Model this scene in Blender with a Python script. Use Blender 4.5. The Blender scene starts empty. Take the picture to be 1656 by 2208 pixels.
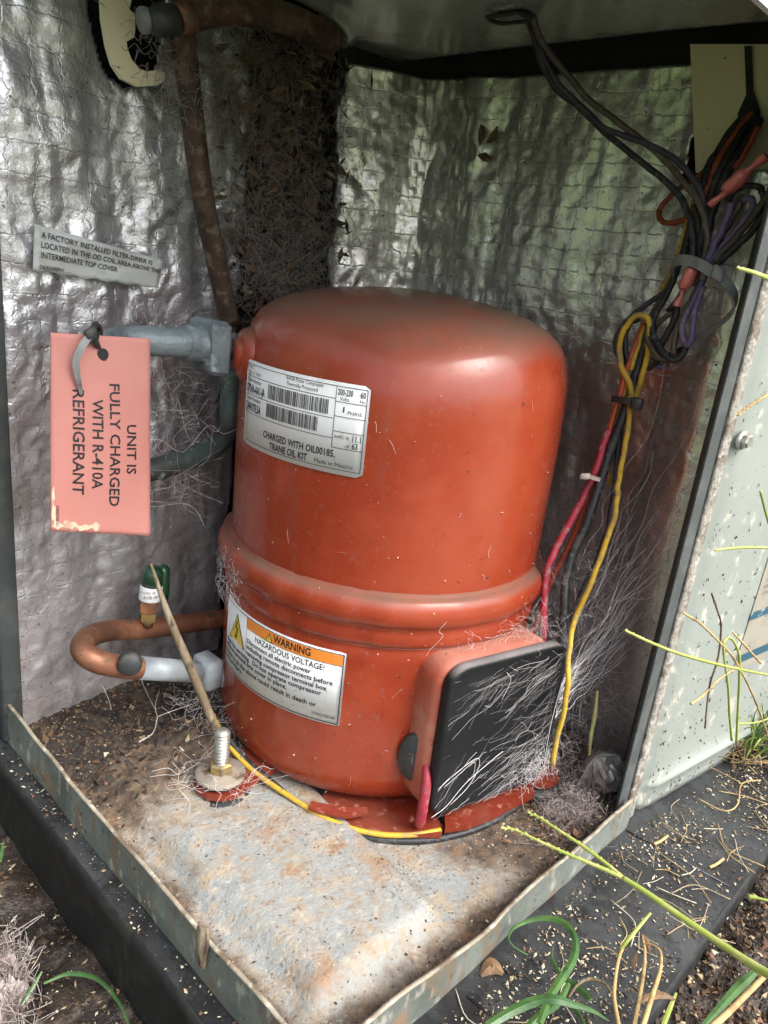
import bpy, math, random
import numpy as np
from mathutils import Vector, Matrix

# ------------------------------------------------------------------ camera, world, light
SC = bpy.context.scene
COL = SC.collection
S = 0.27                       # metres per working unit (camera height above the pan rim = 1 unit)
FPX = 1640.0
PC = np.array([828.0, 1104.0])
_nad = np.array([262-828, 5950-1104.0, FPX]); UP = -_nad/np.linalg.norm(_nad)
_vx = np.array([2441-828, 731-1104.0, FPX]); _vx -= _vx.dot(UP)*UP; XA = _vx/np.linalg.norm(_vx)
YA = np.cross(UP, XA)
R = np.array([XA, YA, UP])
CAM = np.array([-0.52843707, -0.47712735, 1.0])

def ray(px, py):
    return R @ np.array([px-PC[0], py-PC[1], FPX])
def at(px, py, ax, val):
    d = ray(px, py); t = (val-CAM[ax])/d[ax]; return CAM+t*d
def ax_(px, py, v): return at(px, py, 0, v)
def ay_(px, py, v): return at(px, py, 1, v)
def az_(px, py, v): return at(px, py, 2, v)

cd = bpy.data.cameras.new('camera'); cam = bpy.data.objects.new('camera', cd); COL.objects.link(cam)
cd.sensor_fit = 'HORIZONTAL'; cd.sensor_width = 36.0; cd.lens = 36.0*FPX/1656.0
cd.clip_start = 0.005; cd.clip_end = 3000
xr = R @ np.array([1., 0, 0]); yu = R @ np.array([0, -1., 0]); zb = R @ np.array([0, 0, -1.])
M = Matrix(((xr[0], yu[0], zb[0], CAM[0]*S), (xr[1], yu[1], zb[1], CAM[1]*S), (xr[2], yu[2], zb[2], CAM[2]*S), (0, 0, 0, 1)))
cam.matrix_world = M
SC.camera = cam
SC.view_settings.view_transform = 'Standard'; SC.view_settings.look = 'None'
SC.view_settings.gamma = 1; SC.view_settings.use_curve_mapping = False
SC.view_settings.exposure = 1.32

SUN_AZ, SUN_EL = -82.0, 50.0     # direction towards the sun, degrees (azimuth from +X towards +Y)
w = bpy.data.worlds.new("World"); SC.world = w; w.use_nodes = True
nt = w.node_tree; nt.nodes.clear()
sky = nt.nodes.new('ShaderNodeTexSky'); sky.sky_type = 'NISHITA'; sky.sun_disc = False
sky.sun_elevation = math.radians(SUN_EL); sky.sun_rotation = math.radians(90-SUN_AZ)
sky.air_density = 1.0; sky.dust_density = 5.0; sky.ozone_density = 1.0
hs = nt.nodes.new('ShaderNodeHueSaturation'); hs.inputs['Saturation'].default_value = 0.45
bg = nt.nodes.new('ShaderNodeBackground'); bg.inputs[1].default_value = 0.15
ow = nt.nodes.new('ShaderNodeOutputWorld')
nt.links.new(sky.outputs[0], hs.inputs['Color']); nt.links.new(hs.outputs[0], bg.inputs[0]); nt.links.new(bg.outputs[0], ow.inputs[0])
sl = bpy.data.lights.new('sun', 'SUN'); sl.energy = 0.70; sl.angle = math.radians(24); sl.color = (1, .96, .9)
so = bpy.data.objects.new('sun', sl); COL.objects.link(so)
sd = Vector((math.cos(math.radians(SUN_AZ))*math.cos(math.radians(SUN_EL)), math.sin(math.radians(SUN_AZ))*math.cos(math.radians(SUN_EL)), math.sin(math.radians(SUN_EL))))
so.rotation_euler = sd.to_track_quat('Z', 'Y').to_euler(); so.location = sd*5

rnd = random.Random(7); rng = np.random.default_rng(11)

# ------------------------------------------------------------------ helpers
def tag(o, label=None, cat=None, group=None, kind=None):
    if label: o['label'] = label
    if cat: o['category'] = cat
    if group: o['group'] = group
    if kind: o['kind'] = kind
    return o
def thing(name, base, label, cat, group=None, kind=None):
    o = bpy.data.objects.new(name, None); COL.objects.link(o); o.empty_display_size = 0.01
    o.location = Vector(base)*S; o['_b'] = list(map(float, base)); return tag(o, label, cat, group, kind)
def base_of(o):
    while o.parent: o = o.parent
    return np.array(o['_b'][:])
class MB:
    def __init__(s): s.v = []; s.f = []; s.m = []; s.uv = []; s.n = 0
    def add(s, v, f, m=0, uv=None):
        v = np.asarray(v, float).reshape(-1, 3); o = s.n
        s.v.append(v); s.n += len(v)
        f = [tuple(int(i)+o for i in q) for q in f]; s.f += f; s.m += [m]*len(f)
        if uv is not None: s.uv.append(np.asarray(uv))
        return s
    def build(s, name, mats, parent=None, base=None, smooth=True, kind=None):
        me = bpy.data.meshes.new(name); v = np.concatenate(s.v)
        if parent is not None: b = base_of(parent)
        else: b = np.array(base if base is not None else (0, 0, 0), float)
        v = (v-b)*S
        me.from_pydata(v.tolist(), [], s.f)
        if not isinstance(mats, (list, tuple)): mats = [mats]
        for m in mats: me.materials.append(m)
        me.polygons.foreach_set('material_index', s.m)
        me.polygons.foreach_set('use_smooth', [smooth]*len(s.f))
        if s.uv:
            uv = np.concatenate(s.uv); l = me.uv_layers.new(name='UVMap')
            li = np.zeros(len(me.loops), np.int32); me.loops.foreach_get('vertex_index', li)
            l.data.foreach_set('uv', uv[li].ravel())
        me.update()
        o = bpy.data.objects.new(name, me); COL.objects.link(o)
        if parent is not None: o.parent = parent
        else: o.location = Vector(b)*S; o['_b'] = list(map(float, b))
        if kind: o['kind'] = kind
        return o
def grid_faces(n, m, wrap=False):
    f = []
    for i in range(n-1):
        for j in range(m-1 if not wrap else m):
            j2 = (j+1) % m
            f.append((i*m+j, i*m+j2, (i+1)*m+j2, (i+1)*m+j))
    return f
def crom(P, n=8):
    P = np.asarray(P, float)
    if len(P) < 3: return np.array([P[0]+(P[-1]-P[0])*t for t in np.linspace(0, 1, n+1)])
    Q = np.vstack([2*P[0]-P[1], P, 2*P[-1]-P[-2]]); out = []
    for i in range(1, len(Q)-2):
        p0, p1, p2, p3 = Q[i-1:i+3]
        for t in np.linspace(0, 1, n, endpoint=False):
            out.append(.5*((2*p1)+(-p0+p2)*t+(2*p0-5*p1+4*p2-p3)*t*t+(-p0+3*p1-3*p2+p3)*t**3))
    out.append(Q[-2]); return np.array(out)
def tube(mb, P, r, n=8, m=0, caps=True, flat=None):
    P = np.asarray(P, float); k = len(P)
    r = np.full(k, r) if np.isscalar(r) else np.interp(np.linspace(0, 1, k), np.linspace(0, 1, len(r)), r)
    T = np.gradient(P, axis=0); T /= np.linalg.norm(T, axis=1)[:, None]+1e-12
    u = np.cross(T[0], (0, 0, 1.)); 
    if np.linalg.norm(u) < .1: u = np.cross(T[0], (1., 0, 0))
    u /= np.linalg.norm(u); V = []
    a = np.arange(n)*2*np.pi/n; ca = np.cos(a)[:, None]; sa = np.sin(a)[:, None]*(flat or 1)
    for i in range(k):
        u = u-T[i]*u.dot(T[i]); u /= np.linalg.norm(u)+1e-12; w_ = np.cross(T[i], u)
        V.append(P[i]+r[i]*(ca*u+sa*w_))
    V = np.concatenate(V); F = grid_faces(k, n, True)
    if caps: F.append(tuple(range(n))[::-1]); F.append(tuple(range((k-1)*n, k*n)))
    mb.add(V, F, m); return mb
def ribbon(mb, P, wd, side, th=.0016, m=0, curl=0.25):
    """thin leaf or strap with real thickness: P centre line, wd widths, side = width direction(s)"""
    P = np.asarray(P, float); k = len(P)
    wd = np.interp(np.linspace(0, 1, k), np.linspace(0, 1, len(wd)), wd)
    T = np.gradient(P, axis=0); T /= np.linalg.norm(T, axis=1)[:, None]+1e-12
    sd_ = np.asarray(side, float); sd_ = np.tile(sd_, (k, 1)) if sd_.ndim == 1 else sd_
    U = sd_-T*(sd_*T).sum(1)[:, None]; U /= np.linalg.norm(U, axis=1)[:, None]+1e-12
    N = np.cross(T, U); h = wd[:, None]/2
    tp = [P-U*h+N*th, P-N*(curl*h-th), P+U*h+N*th]; bt = [P-U*h-N*th, P-N*(curl*h+th), P+U*h-N*th]
    for st in ((tp[0], tp[1]), (tp[1], tp[2]), (bt[1], bt[0]), (bt[2], bt[1]), (bt[0], tp[0]), (tp[2], bt[2])):
        mb.add(np.stack(st, 1).reshape(-1, 3), grid_faces(k, 2), m)
    for e in (0, k-1): mb.add([tp[0][e], tp[1][e], tp[2][e], bt[2][e], bt[1][e], bt[0][e]], [(0, 1, 2, 3, 4, 5)], m)
    return mb
def box(mb, c, ex, ey, ez, bev=0, m=0):
    """box centre c with half-extent vectors, chamfered by bev (0..0.5)"""
    c, ex, ey, ez = map(lambda a: np.asarray(a, float), (c, ex, ey, ez))
    if not bev:
        V = [c+i*ex+j*ey+k*ez for k in (-1, 1) for j in (-1, 1) for i in (-1, 1)]
        F = [(0, 2, 3, 1), (4, 5, 7, 6), (0, 1, 5, 4), (2, 6, 7, 3), (0, 4, 6, 2), (1, 3, 7, 5)]
        mb.add(V, F, m); return mb
    lx, ly, lz = [np.linalg.norm(e) for e in (ex, ey, ez)]
    bx_, by_, bz_ = bev/lx, bev/ly, bev/lz; prof = []
    for (i, j) in ((1, 1), (-1, 1), (-1, -1), (1, -1)):
        pts = [(i, j*(1-by_)), (i*(1-bx_), j)]
        prof += pts if i*j > 0 else pts[::-1]
    V = []
    for (z, k) in ((-1, 1-min(.9, bx_)), (-1+bz_, 1), (1-bz_, 1), (1, 1-min(.9, bx_))):
        ky = 1-min(.9, by_) if k != 1 else 1
        for (x, y) in prof: V.append(c+ex*x*k+ey*y*ky+ez*z)
    n = len(prof); F = grid_faces(4, n, True); F.append(tuple(range(n))[::-1]); F.append(tuple(range(3*n, 4*n)))
    mb.add(V, F, m); return mb
def prism(mb, loop, d, m=0):
    """polygon loop (3d points) extruded by vector d"""
    L = np.asarray(loop, float); n = len(L); V = np.vstack([L, L+np.asarray(d, float)])
    F = [tuple(range(n))[::-1], tuple(range(n, 2*n))]+[(i, (i+1) % n, n+(i+1) % n, n+i) for i in range(n)]
    mb.add(V, F, m); return mb
def lathe(mb, prof, c, n=96, m=0, fn=None, axis=None):
    V = []; a = np.arange(n)*2*np.pi/n
    for (r, z) in prof:
        rr = np.full(n, r) if fn is None else r*fn(a, z)
        V.append(np.stack([c[0]+rr*np.cos(a), c[1]+rr*np.sin(a), np.full(n, c[2]+z)], 1))
    V = np.concatenate(V)
    if axis is not None:
        q = Vector((0, 0, 1)).rotation_difference(Vector(axis).normalized()).to_matrix(); q = np.array(q)
        V = (V-np.array(c))@q.T+np.array(c)
    F = grid_faces(len(prof), n, True)
    if prof[0][0] > 1e-6: F.append(tuple(range(n))[::-1])
    if prof[-1][0] > 1e-6: F.append(tuple(range((len(prof)-1)*n, len(prof)*n)))
    mb.add(V, F, m); return mb
_lat = {}
def vn(x, y, seed=0):
    if seed not in _lat: _lat[seed] = np.random.default_rng(seed).random((256, 256))*2-1
    L = _lat[seed]; xi = np.floor(x).astype(int); yi = np.floor(y).astype(int); fx = x-xi; fy = y-yi
    fx = fx*fx*(3-2*fx); fy = fy*fy*(3-2*fy); g = lambda a, b: L[a & 255, b & 255]
    return (g(xi, yi)*(1-fx)+g(xi+1, yi)*fx)*(1-fy)+(g(xi, yi+1)*(1-fx)+g(xi+1, yi+1)*fx)*fy
def fbm(x, y, seed=0, o=4):
    s_ = 0; a = 1; 
    for i in range(o): s_ = s_+a*vn(x*2**i+17.3*i, y*2**i+5.1*i, seed+i); a *= .5
    return s_
def ss(a, b, x): t = np.clip((x-a)/(b-a), 0, 1); return t*t*(3-2*t)

# ------------------------------------------------------------------ materials
def mat(name, col, rough=.5, metal=0, layers=(), bump=(), coat=0, rv=0, trans=0, spec=None, dusttop=None, extra=None):
    """layers: (colour, scale/unit, lo, hi, roughness or None, stretch) mixed in by noise; bump: (scale, strength, dist)"""
    m = bpy.data.materials.new(name); m.use_nodes = True; T = m.node_tree; N = T.nodes; L = T.links
    b = N['Principled BSDF']; tc = N.new('ShaderNodeTexCoord'); co = tc.outputs['Object']
    def noise(sc, det=6, ro=.6, st=None, dist=0):
        mp = N.new('ShaderNodeMapping'); L.new(co, mp.inputs[0])
        k = sc/S; st = st or (1, 1, 1); mp.inputs['Scale'].default_value = (k*st[0], k*st[1], k*st[2])
        mp.inputs['Location'].default_value = (rnd.random()*9, rnd.random()*9, rnd.random()*9)
        n = N.new('ShaderNodeTexNoise'); n.inputs['Scale'].default_value = 1; n.inputs['Detail'].default_value = det
        n.inputs['Roughness'].default_value = ro; n.inputs['Distortion'].default_value = dist; L.new(mp.outputs[0], n.inputs['Vector']); return n.outputs[0]
    def rng_(x, lo, hi, a=0, c=1):
        r = N.new('ShaderNodeMapRange'); r.inputs[1].default_value = lo; r.inputs[2].default_value = hi
        r.inputs[3].default_value = a; r.inputs[4].default_value = c; L.new(x, r.inputs[0]); return r.outputs[0]
    def mixc(f, a, c):
        x = N.new('ShaderNodeMix'); x.data_type = 'RGBA'; L.new(f, x.inputs[0])
        for i, q in ((6, a), (7, c)):
            if isinstance(q, tuple): x.inputs[i].default_value = (*q[:3], 1)
            else: L.new(q, x.inputs[i])
        return x.outputs[2]
    def mixf(f, a, c):
        x = N.new('ShaderNodeMix'); L.new(f, x.inputs[0])
        for i, q in ((2, a), (3, c)):
            if isinstance(q, (int, float)): x.inputs[i].default_value = q
            else: L.new(q, x.inputs[i])
        return x.outputs[0]
    c = tuple(col); r = rough; me = metal
    for ly in layers:
        lc, sc, lo, hi = ly[:4]; lr = ly[4] if len(ly) > 4 else None; st = ly[5] if len(ly) > 5 else None; lm = ly[6] if len(ly) > 6 else None
        f = rng_(noise(sc, st=st), lo, hi); c = mixc(f, c, tuple(lc))
        if lr is not None: r = mixf(f, r, lr)
        if lm is not None: me = mixf(f, me, lm)
    if dusttop:
        dc, lo, hi, amt = dusttop; g = N.new('ShaderNodeNewGeometry'); sp = N.new('ShaderNodeSeparateXYZ'); L.new(g.outputs['Normal'], sp.inputs[0])
        f = rng_(sp.outputs[2], lo, hi, 0, amt); n2 = rng_(noise(9), .3, .65, .55, 1.0); mu = N.new('ShaderNodeMath'); mu.operation = 'MULTIPLY'
        L.new(f, mu.inputs[0]); L.new(n2, mu.inputs[1]); c = mixc(mu.outputs[0], c, dc); r = mixf(mu.outputs[0], r, .9)
    if extra: c, r, me = extra(N, L, tc, noise, rng_, mixc, mixf, c, r, me)
    for k, q in (('Base Color', c), ('Roughness', r), ('Metallic', me)):
        if isinstance(q, tuple): b.inputs[k].default_value = (*q[:3], 1)
        elif isinstance(q, (int, float)): b.inputs[k].default_value = q
        else: L.new(q, b.inputs[k])
    if coat: b.inputs['Coat Weight'].default_value = coat; b.inputs['Coat Roughness'].default_value = .15
    if spec is not None: b.inputs['Specular IOR Level'].default_value = spec
    if trans: b.inputs['Subsurface Weight'].default_value = 0; b.inputs['Transmission Weight'].default_value = trans
    prev = None
    for bp in bump:
        sc, stg, ds = bp[:3]; st = bp[3] if len(bp) > 3 else None
        bn = N.new('ShaderNodeBump'); bn.inputs['Strength'].default_value = stg; bn.inputs['Distance'].default_value = ds*S
        L.new(noise(sc, 5, .6, st), bn.inputs['Height'])
        if prev is not None: L.new(prev, bn.inputs['Normal'])
        prev = bn.outputs[0]
    if extra and getattr(extra, 'bump', None) is not None:
        bn = N.new('ShaderNodeBump'); bn.inputs['Strength'].default_value = extra.bs; bn.inputs['Distance'].default_value = extra.bd*S
        L.new(extra.bump, bn.inputs['Height'])
        if prev is not None: L.new(prev, bn.inputs['Normal'])
        prev = bn.outputs[0]
    if prev is not None: L.new(prev, b.inputs['Normal'])
    return m

class FoilX:
    """stitched scrim grid on the UVs (u = along wall, v = height) plus dust gathered low down"""
    def __init__(s, pitch=.05, dust=(.30, .25, .23), dz=.55, full=.78, top=.12):
        s.p = pitch; s.d = dust; s.dz = dz; s.full = full; s.top = top; s.bs = .28; s.bd = .003; s.bump = None
    def __call__(s, N, L, tc, noise, rng_, mixc, mixf, c, r, me):
        uv = N.new('ShaderNodeSeparateXYZ'); L.new(tc.outputs['UV'], uv.inputs[0])
        def ma(op, a, b_=None):
            m = N.new('ShaderNodeMath'); m.operation = op
            for i, q in enumerate((a, b_)):
                if q is None: continue
                if isinstance(q, (int, float)): m.inputs[i].default_value = q
                else: L.new(q, m.inputs[i])
            return m.outputs[0]
        n1 = noise(30, 3); n2 = noise(26, 3); hs_ = []
        for ch, nn, amp in ((0, n1, .75), (1, n2, .45)):
            t = ma('DIVIDE', uv.outputs[ch], s.p); t = ma('ADD', t, ma('MULTIPLY', ma('SUBTRACT', nn, .5), amp))
            t = ma('ABSOLUTE', ma('SUBTRACT', ma('FRACT', t), .5)); hs_.append(rng_(t, 0, .04, 0, 1))
        h = ma('MINIMUM', hs_[0], hs_[1]); brk = rng_(noise(60, 2), .38, .5); h2 = ma('MAXIMUM', h, ma('SUBTRACT', 1, brk))
        s.bump = h2
        f = rng_(uv.outputs[1], s.dz, -.1, s.top, s.full); nz = rng_(noise(7, 8, .7), .36, .62, .55, 1.1); f = ma('MULTIPLY', f, nz); f = ma('MINIMUM', f, .96)
        dcol = mixc(rng_(noise(3.5), .4, .6), s.d, tuple(x*.6 for x in s.d))
        c = mixc(f, c, dcol); r = mixf(f, r, .62); me = mixf(f, me, .25)
        ln = ma('MULTIPLY', ma('SUBTRACT', 1, h2), .26); c = mixc(ln, c, (.10, .09, .08))
        dd_ = rng_(noise(11, 7, .75), .46, .68, 0, .62); c = mixc(dd_, c, (.22, .19, .165)); r = mixf(dd_, r, .6); me = mixf(dd_, me, .4); sp = rng_(noise(130, 2), .67, .71); c = mixc(sp, c, (.05, .04, .035)); me = mixf(sp, me, 0.)
        return c, r, me

Mt = {}
Mt['paint'] = mat('red_oxide_paint', (.29, .036, .012), .25, 0, [((.25, .030, .009), 2.2, .42, .62), ((.35, .055, .02), 5, .5, .7, .42), ((.22, .05, .03), 14, .60, .72, .6, (1, 1, .25)), ((.25, .06, .04), 60, .60, .70, .6), ((.33, .06, .025), 3.2, .52, .75, .42), ((.60, .42, .36), 150, .70, .73, .8)],
    bump=[(90, .12, .002), (7, .12, .01)], coat=.35, spec=.45, dusttop=((.125, .085, .06), .35, .95, .95))
Mt['paint_plain'] = mat('red_paint_lower', (.20, .026, .011), .45, 0, [((.2, .04, .02), 14, .45, .62, .7), ((.38, .16, .11), 30, .58, .68, .9)], bump=[(60, .25, .003)])
Mt['paint_dusty'] = mat('red_oxide_paint_dusty', (.36, .06, .03), .40, 0, [((.42, .16, .11), 8, .4, .65, .7), ((.2, .06, .04), 60, .6, .7, .7), ((.6, .5, .45), 140, .72, .75, .9)], bump=[(60, .25, .003)], dusttop=((.40, .20, .15), .3, .95, .6))
Mt['foil_left'] = mat('foil_left', (.74, .76, .80), .33, .93, bump=[(45, .30, .007), (150, .12, .002), (9, .3, .03)], extra=FoilX(.052, (.33, .28, .27), .75, .90, .10))
Mt['foil_right'] = mat('foil_right', (.84, .84, .80), .27, .95, bump=[(32, .16, .006), (150, .10, .002), (8, .2, .03)], extra=FoilX(.047, (.40, .34, .335), .62, .90, .10))
Mt['scrap'] = mat('foil_scrap', (.5, .48, .47), .35, .7, [((.25, .2, .18), 9, .4, .6, .8)], bump=[(60, .5, .006)])
Mt['copper'] = mat('copper_aged', (.32, .14, .08), .42, .55, [((.16, .08, .05), 5, .42, .6, .6), ((.55, .28, .16), 9, .55, .7, .35), ((.12, .1, .07), 40, .6, .68, .8)], bump=[(50, .15, .003)])
Mt['copper_dark'] = mat('copper_dark_dusty', (.085, .045, .03), .55, .4, [((.05, .038, .028), 5, .4, .6, .8), ((.15, .10, .065), 12, .5, .66, .7), ((.19, .15, .11), 45, .54, .66, .9)], bump=[(50, .7, .006), (140, .5, .003)], dusttop=((.2, .17, .13), .2, .9, .7))
Mt['pipe_grey'] = mat('pipe_grey_primer', (.20, .24, .26), .42, .2, [((.09, .10, .11), 9, .45, .6, .5), ((.42, .5, .52), 22, .6, .72, .35), ((.28, .12, .08), 14, .63, .7, .6)], bump=[(55, .55, .006)])
Mt['pipe_green'] = mat('pipe_green_patina', (.10, .14, .13), .5, .25, [((.05, .055, .05), 8, .42, .6, .6), ((.30, .36, .35), 28, .6, .7, .5)], bump=[(55, .4, .005)])
Mt['pipe_white'] = mat('pipe_pale_primer', (.42, .47, .50), .5, .1, [((.25, .28, .3), 8, .45, .62), ((.42, .2, .12), 12, .64, .7)], bump=[(55, .2, .003)])
Mt['galv'] = mat('galvanised_rim', (.24, .27, .245), .5, .25, [((.13, .15, .13), 6, .42, .62, .6), ((.17, .14, .10), 22, .52, .64, .8, (1, 1, .5), 0.), ((.42, .41, .35), 34, .56, .66, .7, (1, 1, .5)), ((.24, .15, .08), 9, .60, .68, .8, None, 0.), ((.07, .06, .05), 50, .63, .69, .8, None, 0.)], bump=[(30, .2, .004), (120, .2, .002)])
Mt['edge'] = mat('rim_dirty_edge', (.34, .30, .23), .8, 0, [((.16, .12, .08), 14, .45, .6), ((.5, .46, .38), 40, .55, .65)], bump=[(60, .5, .005)])
def panx(N, L, tc, noise, rng_, mixc, mixf, c, r, me):
    sp = N.new('ShaderNodeSeparateXYZ'); L.new(tc.outputs['Object'], sp.inputs[0])
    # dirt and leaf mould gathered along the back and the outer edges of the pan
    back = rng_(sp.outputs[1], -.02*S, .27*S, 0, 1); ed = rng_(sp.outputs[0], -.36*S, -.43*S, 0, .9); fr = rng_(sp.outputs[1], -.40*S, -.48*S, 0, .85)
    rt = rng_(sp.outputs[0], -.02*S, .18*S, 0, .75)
    def ma(op, a, b_):
        m = N.new('ShaderNodeMath'); m.operation = op
        for i, q in enumerate((a, b_)):
            if isinstance(q, (int, float)): m.inputs[i].default_value = q
            else: L.new(q, m.inputs[i])
        return m.outputs[0]
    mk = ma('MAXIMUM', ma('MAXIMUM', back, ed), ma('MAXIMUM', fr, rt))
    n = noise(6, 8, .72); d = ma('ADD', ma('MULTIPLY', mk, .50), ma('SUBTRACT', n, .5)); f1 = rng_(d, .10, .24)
    f0 = rng_(ma('ADD', ma('MULTIPLY', mk, .30), ma('SUBTRACT', noise(22, 8, .7), .5)), .0, .16, 0, .85)
    c = mixc(f0, c, mixc(rng_(noise(34, 6, .75), .38, .62), (.36, .31, .24), (.20, .145, .095))); r = mixf(f0, r, .85); me = mixf(f0, me, 0.)
    br = mixc(rng_(noise(45, 4), .4, .6), (.145, .095, .06), (.055, .04, .03)); c = mixc(rng_(d, .14, .32, 0, .92), c, br); r = mixf(f1, r, .9); me = mixf(f1, me, 0.)
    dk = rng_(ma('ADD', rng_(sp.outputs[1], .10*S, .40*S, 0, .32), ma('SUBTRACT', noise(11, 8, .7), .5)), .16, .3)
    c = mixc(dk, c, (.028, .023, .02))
    ru = rng_(noise(15, 7, .75), .58, .66, 0, .75); c = mixc(ru, c, (.30, .16, .08)); 
    pm_ = rng_(noise(5, 5, .6), .42, .62, .12, 1.); sk = ma('MULTIPLY', pm_, rng_(noise(120, 3, .7), .585, .63, 0, .75)); c = mixc(sk, c, (.09, .065, .05)); sw = ma('MULTIPLY', pm_, rng_(noise(95, 3, .7), .63, .67, 0, .6)); c = mixc(sw, c, (.62, .55, .42))
    return c, r, me
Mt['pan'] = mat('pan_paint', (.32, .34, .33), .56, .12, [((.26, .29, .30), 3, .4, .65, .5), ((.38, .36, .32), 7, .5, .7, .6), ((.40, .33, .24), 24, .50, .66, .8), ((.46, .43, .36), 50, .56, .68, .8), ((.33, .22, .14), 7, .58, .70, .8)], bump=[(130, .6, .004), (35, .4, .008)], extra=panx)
Mt['panel'] = mat('side_panel_paint', (.31, .345, .315), .42, 0, [((.26, .29, .26), 2, .4, .65), ((.24, .22, .17), 60, .66, .70, .8), ((.58, .56, .48), 22, .58, .7, .6)], bump=[(60, .08, .002)])
Mt['gasket'] = mat('gasket_foam', (.06, .07, .07), .85, 0, [((.10, .11, .105), 12, .45, .65), ((.05, .05, .05), 50, .6, .7)], bump=[(80, .3, .003)])
Mt['crust'] = mat('crusty_edge', (.33, .31, .27), .85, 0, [((.20, .165, .13), 30, .48, .6), ((.45, .44, .40), 45, .52, .62)], bump=[(80, 1, .008)])
Mt['cover_top'] = mat('cover_underside', (.30, .35, .31), .20, .1, [((.22, .27, .23), 2.2, .4, .62, .3), ((.34, .35, .29), 6, .58, .7, .5)], bump=[(4, .15, .02)], coat=.4)
Mt['dark'] = mat('shade_dark', (.018, .02, .022), .8, 0, [((.04, .04, .035), 8, .5, .7)])  # near-black colour that paints in the shade of gaps and openings
Mt['mould'] = mat('dusty_coil', (.055, .042, .034), .9, 0, [((.10, .075, .055), 6, .42, .62), ((.02, .016, .014), 10, .5, .65)], bump=[(30, .8, .01)])
Mt['beige'] = mat('beige_plate', (.74, .69, .46), .5, 0, [((.62, .57, .38), 3, .42, .65), ((.15, .13, .08), 55, .68, .72)], bump=[(50, .08, .002)])
Mt['white'] = mat('white_cover_paint', (.72, .75, .77), .35)
Mt['pad'] = mat('black_plastic_pad', (.034, .037, .040), .34, 0, [((.055, .058, .058), 5, .45, .65, .5), ((.09, .085, .07), 60, .66, .7, .8), ((.022, .022, .024), 11, .48, .58, .12), ((.03, .03, .032), 45, .56, .62, .08)], bump=[(260, .35, .0015), (12, .1, .006)])
Mt['pad_side'] = mat('pad_side_algae', (.012, .013, .014), .6, 0, [((.04, .055, .02), 10, .56, .66, .8, (1, 1, .25)), ((.03, .03, .028), 30, .5, .65)], bump=[(60, .3, .004)])
def gx(N, L, tc, noise, rng_, mixc, mixf, c, r, me):
    g = N.new('ShaderNodeVectorMath'); g.operation = 'LENGTH'; L.new(tc.outputs['Object'], g.inputs[0])
    f = rng_(g.outputs['Value'], .9, 1.6); n = rng_(noise(.9), .35, .65, .6, 1.1)
    m = N.new('ShaderNodeMath'); m.operation = 'MULTIPLY'; L.new(f, m.inputs[0]); L.new(n, m.inputs[1]); m.use_clamp = True
    gr = mixc(rng_(noise(.25), .35, .65), (.10, .17, .035), (.15, .20, .06)); return mixc(m.outputs[0], c, gr), mixf(m.outputs[0], r, .9), me
Mt['ground'] = mat('wet_earth', (.040, .028, .021), .45, 0, [((.02, .015, .012), 6, .42, .6, .25), ((.11, .085, .065), 25, .55, .68, .8), ((.14, .12, .09), 90, .64, .7, .8)], bump=[(40, .8, .01), (150, .6, .004)], extra=gx)
Mt['black_rubber'] = mat('black_rubber', (.03, .032, .034), .5, 0, [((.10, .095, .09), 18, .5, .7, .8)], bump=[(60, .15, .002)])
Mt['cover_black'] = mat('terminal_cover_black', (.012, .013, .014), .45, 0, [((.022, .022, .024), 4, .45, .65, .55), ((.06, .06, .06), 70, .66, .72, .8)], spec=.22, bump=[(20, .08, .003, (1, 1, .3))], dusttop=((.30, .28, .28), .5, .95, .8))
Mt['steel'] = mat('bolt_steel', (.55, .55, .52), .35, .8, [((.3, .26, .2), 20, .5, .65, .6)])
Mt['washer'] = mat('dusty_washer', (.26, .235, .20), .7, .3, [((.38, .33, .27), 18, .45, .62, .9), ((.15, .09, .05), 26, .56, .66, .9)], bump=[(60, .5, .004)])
Mt['brass'] = mat('brass_nut', (.45, .33, .12), .4, .6, [((.25, .2, .12), 30, .5, .65, .7)])
Mt['green'] = mat('green_plastic', (.008, .05, .022), .28, 0, [((.02, .05, .03), 10, .5, .65)], coat=.3)
Mt['label'] = mat('label_paper', (.74, .76, .77), .45, 0, [((.58, .58, .54), 30, .58, .7, .7), ((.45, .42, .35), 90, .68, .73)])
Mt['label_old'] = mat('label_faded', (.50, .53, .52), .5, 0, [((.38, .38, .35), 20, .48, .65), ((.3, .28, .2), 70, .64, .7)])
Mt['ink'] = mat('black_ink', (.02, .02, .022), .5)
Mt['inkfade'] = mat('faded_ink', (.16, .16, .16), .6)
Mt['orange'] = mat('orange_ink', (.85, .27, .04), .45, 0, [((.8, .4, .2), 50, .66, .7)])
Mt['yellowink'] = mat('yellow_ink', (.80, .58, .05), .45)
Mt['blue'] = mat('blue_ink', (.03, .10, .15), .45, 0, [((.4, .45, .42), 30, .6, .65)])
Mt['pinktag'] = mat('pink_card', (.56, .245, .215), .7, 0, [((.49, .20, .17), 4, .4, .65), ((.45, .2, .16), 60, .68, .73), ((.85, .62, .50), 5, .66, .70)], bump=[(50, .08, .002)])
def cable(n, c, d=(.2, .18, .16), k=.55): return mat('cable_'+n, c, .5, 0, [(d, 16, k, k+.14, .8), (d, 75, .55, .62, .9), (tuple(x*.5 for x in c), 5, .5, .7)], bump=[(60, .2, .0015)])
Mt['w_black'] = cable('black', (.022, .023, .026), (.10, .10, .10), .56)
Mt['w_grey'] = cable('grey_brown', (.085, .068, .058), (.16, .14, .12))
Mt['w_purple'] = cable('purple', (.12, .095, .20), (.20, .18, .22))
Mt['w_plum'] = cable('plum', (.05, .042, .07), (.10, .09, .10))
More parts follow.
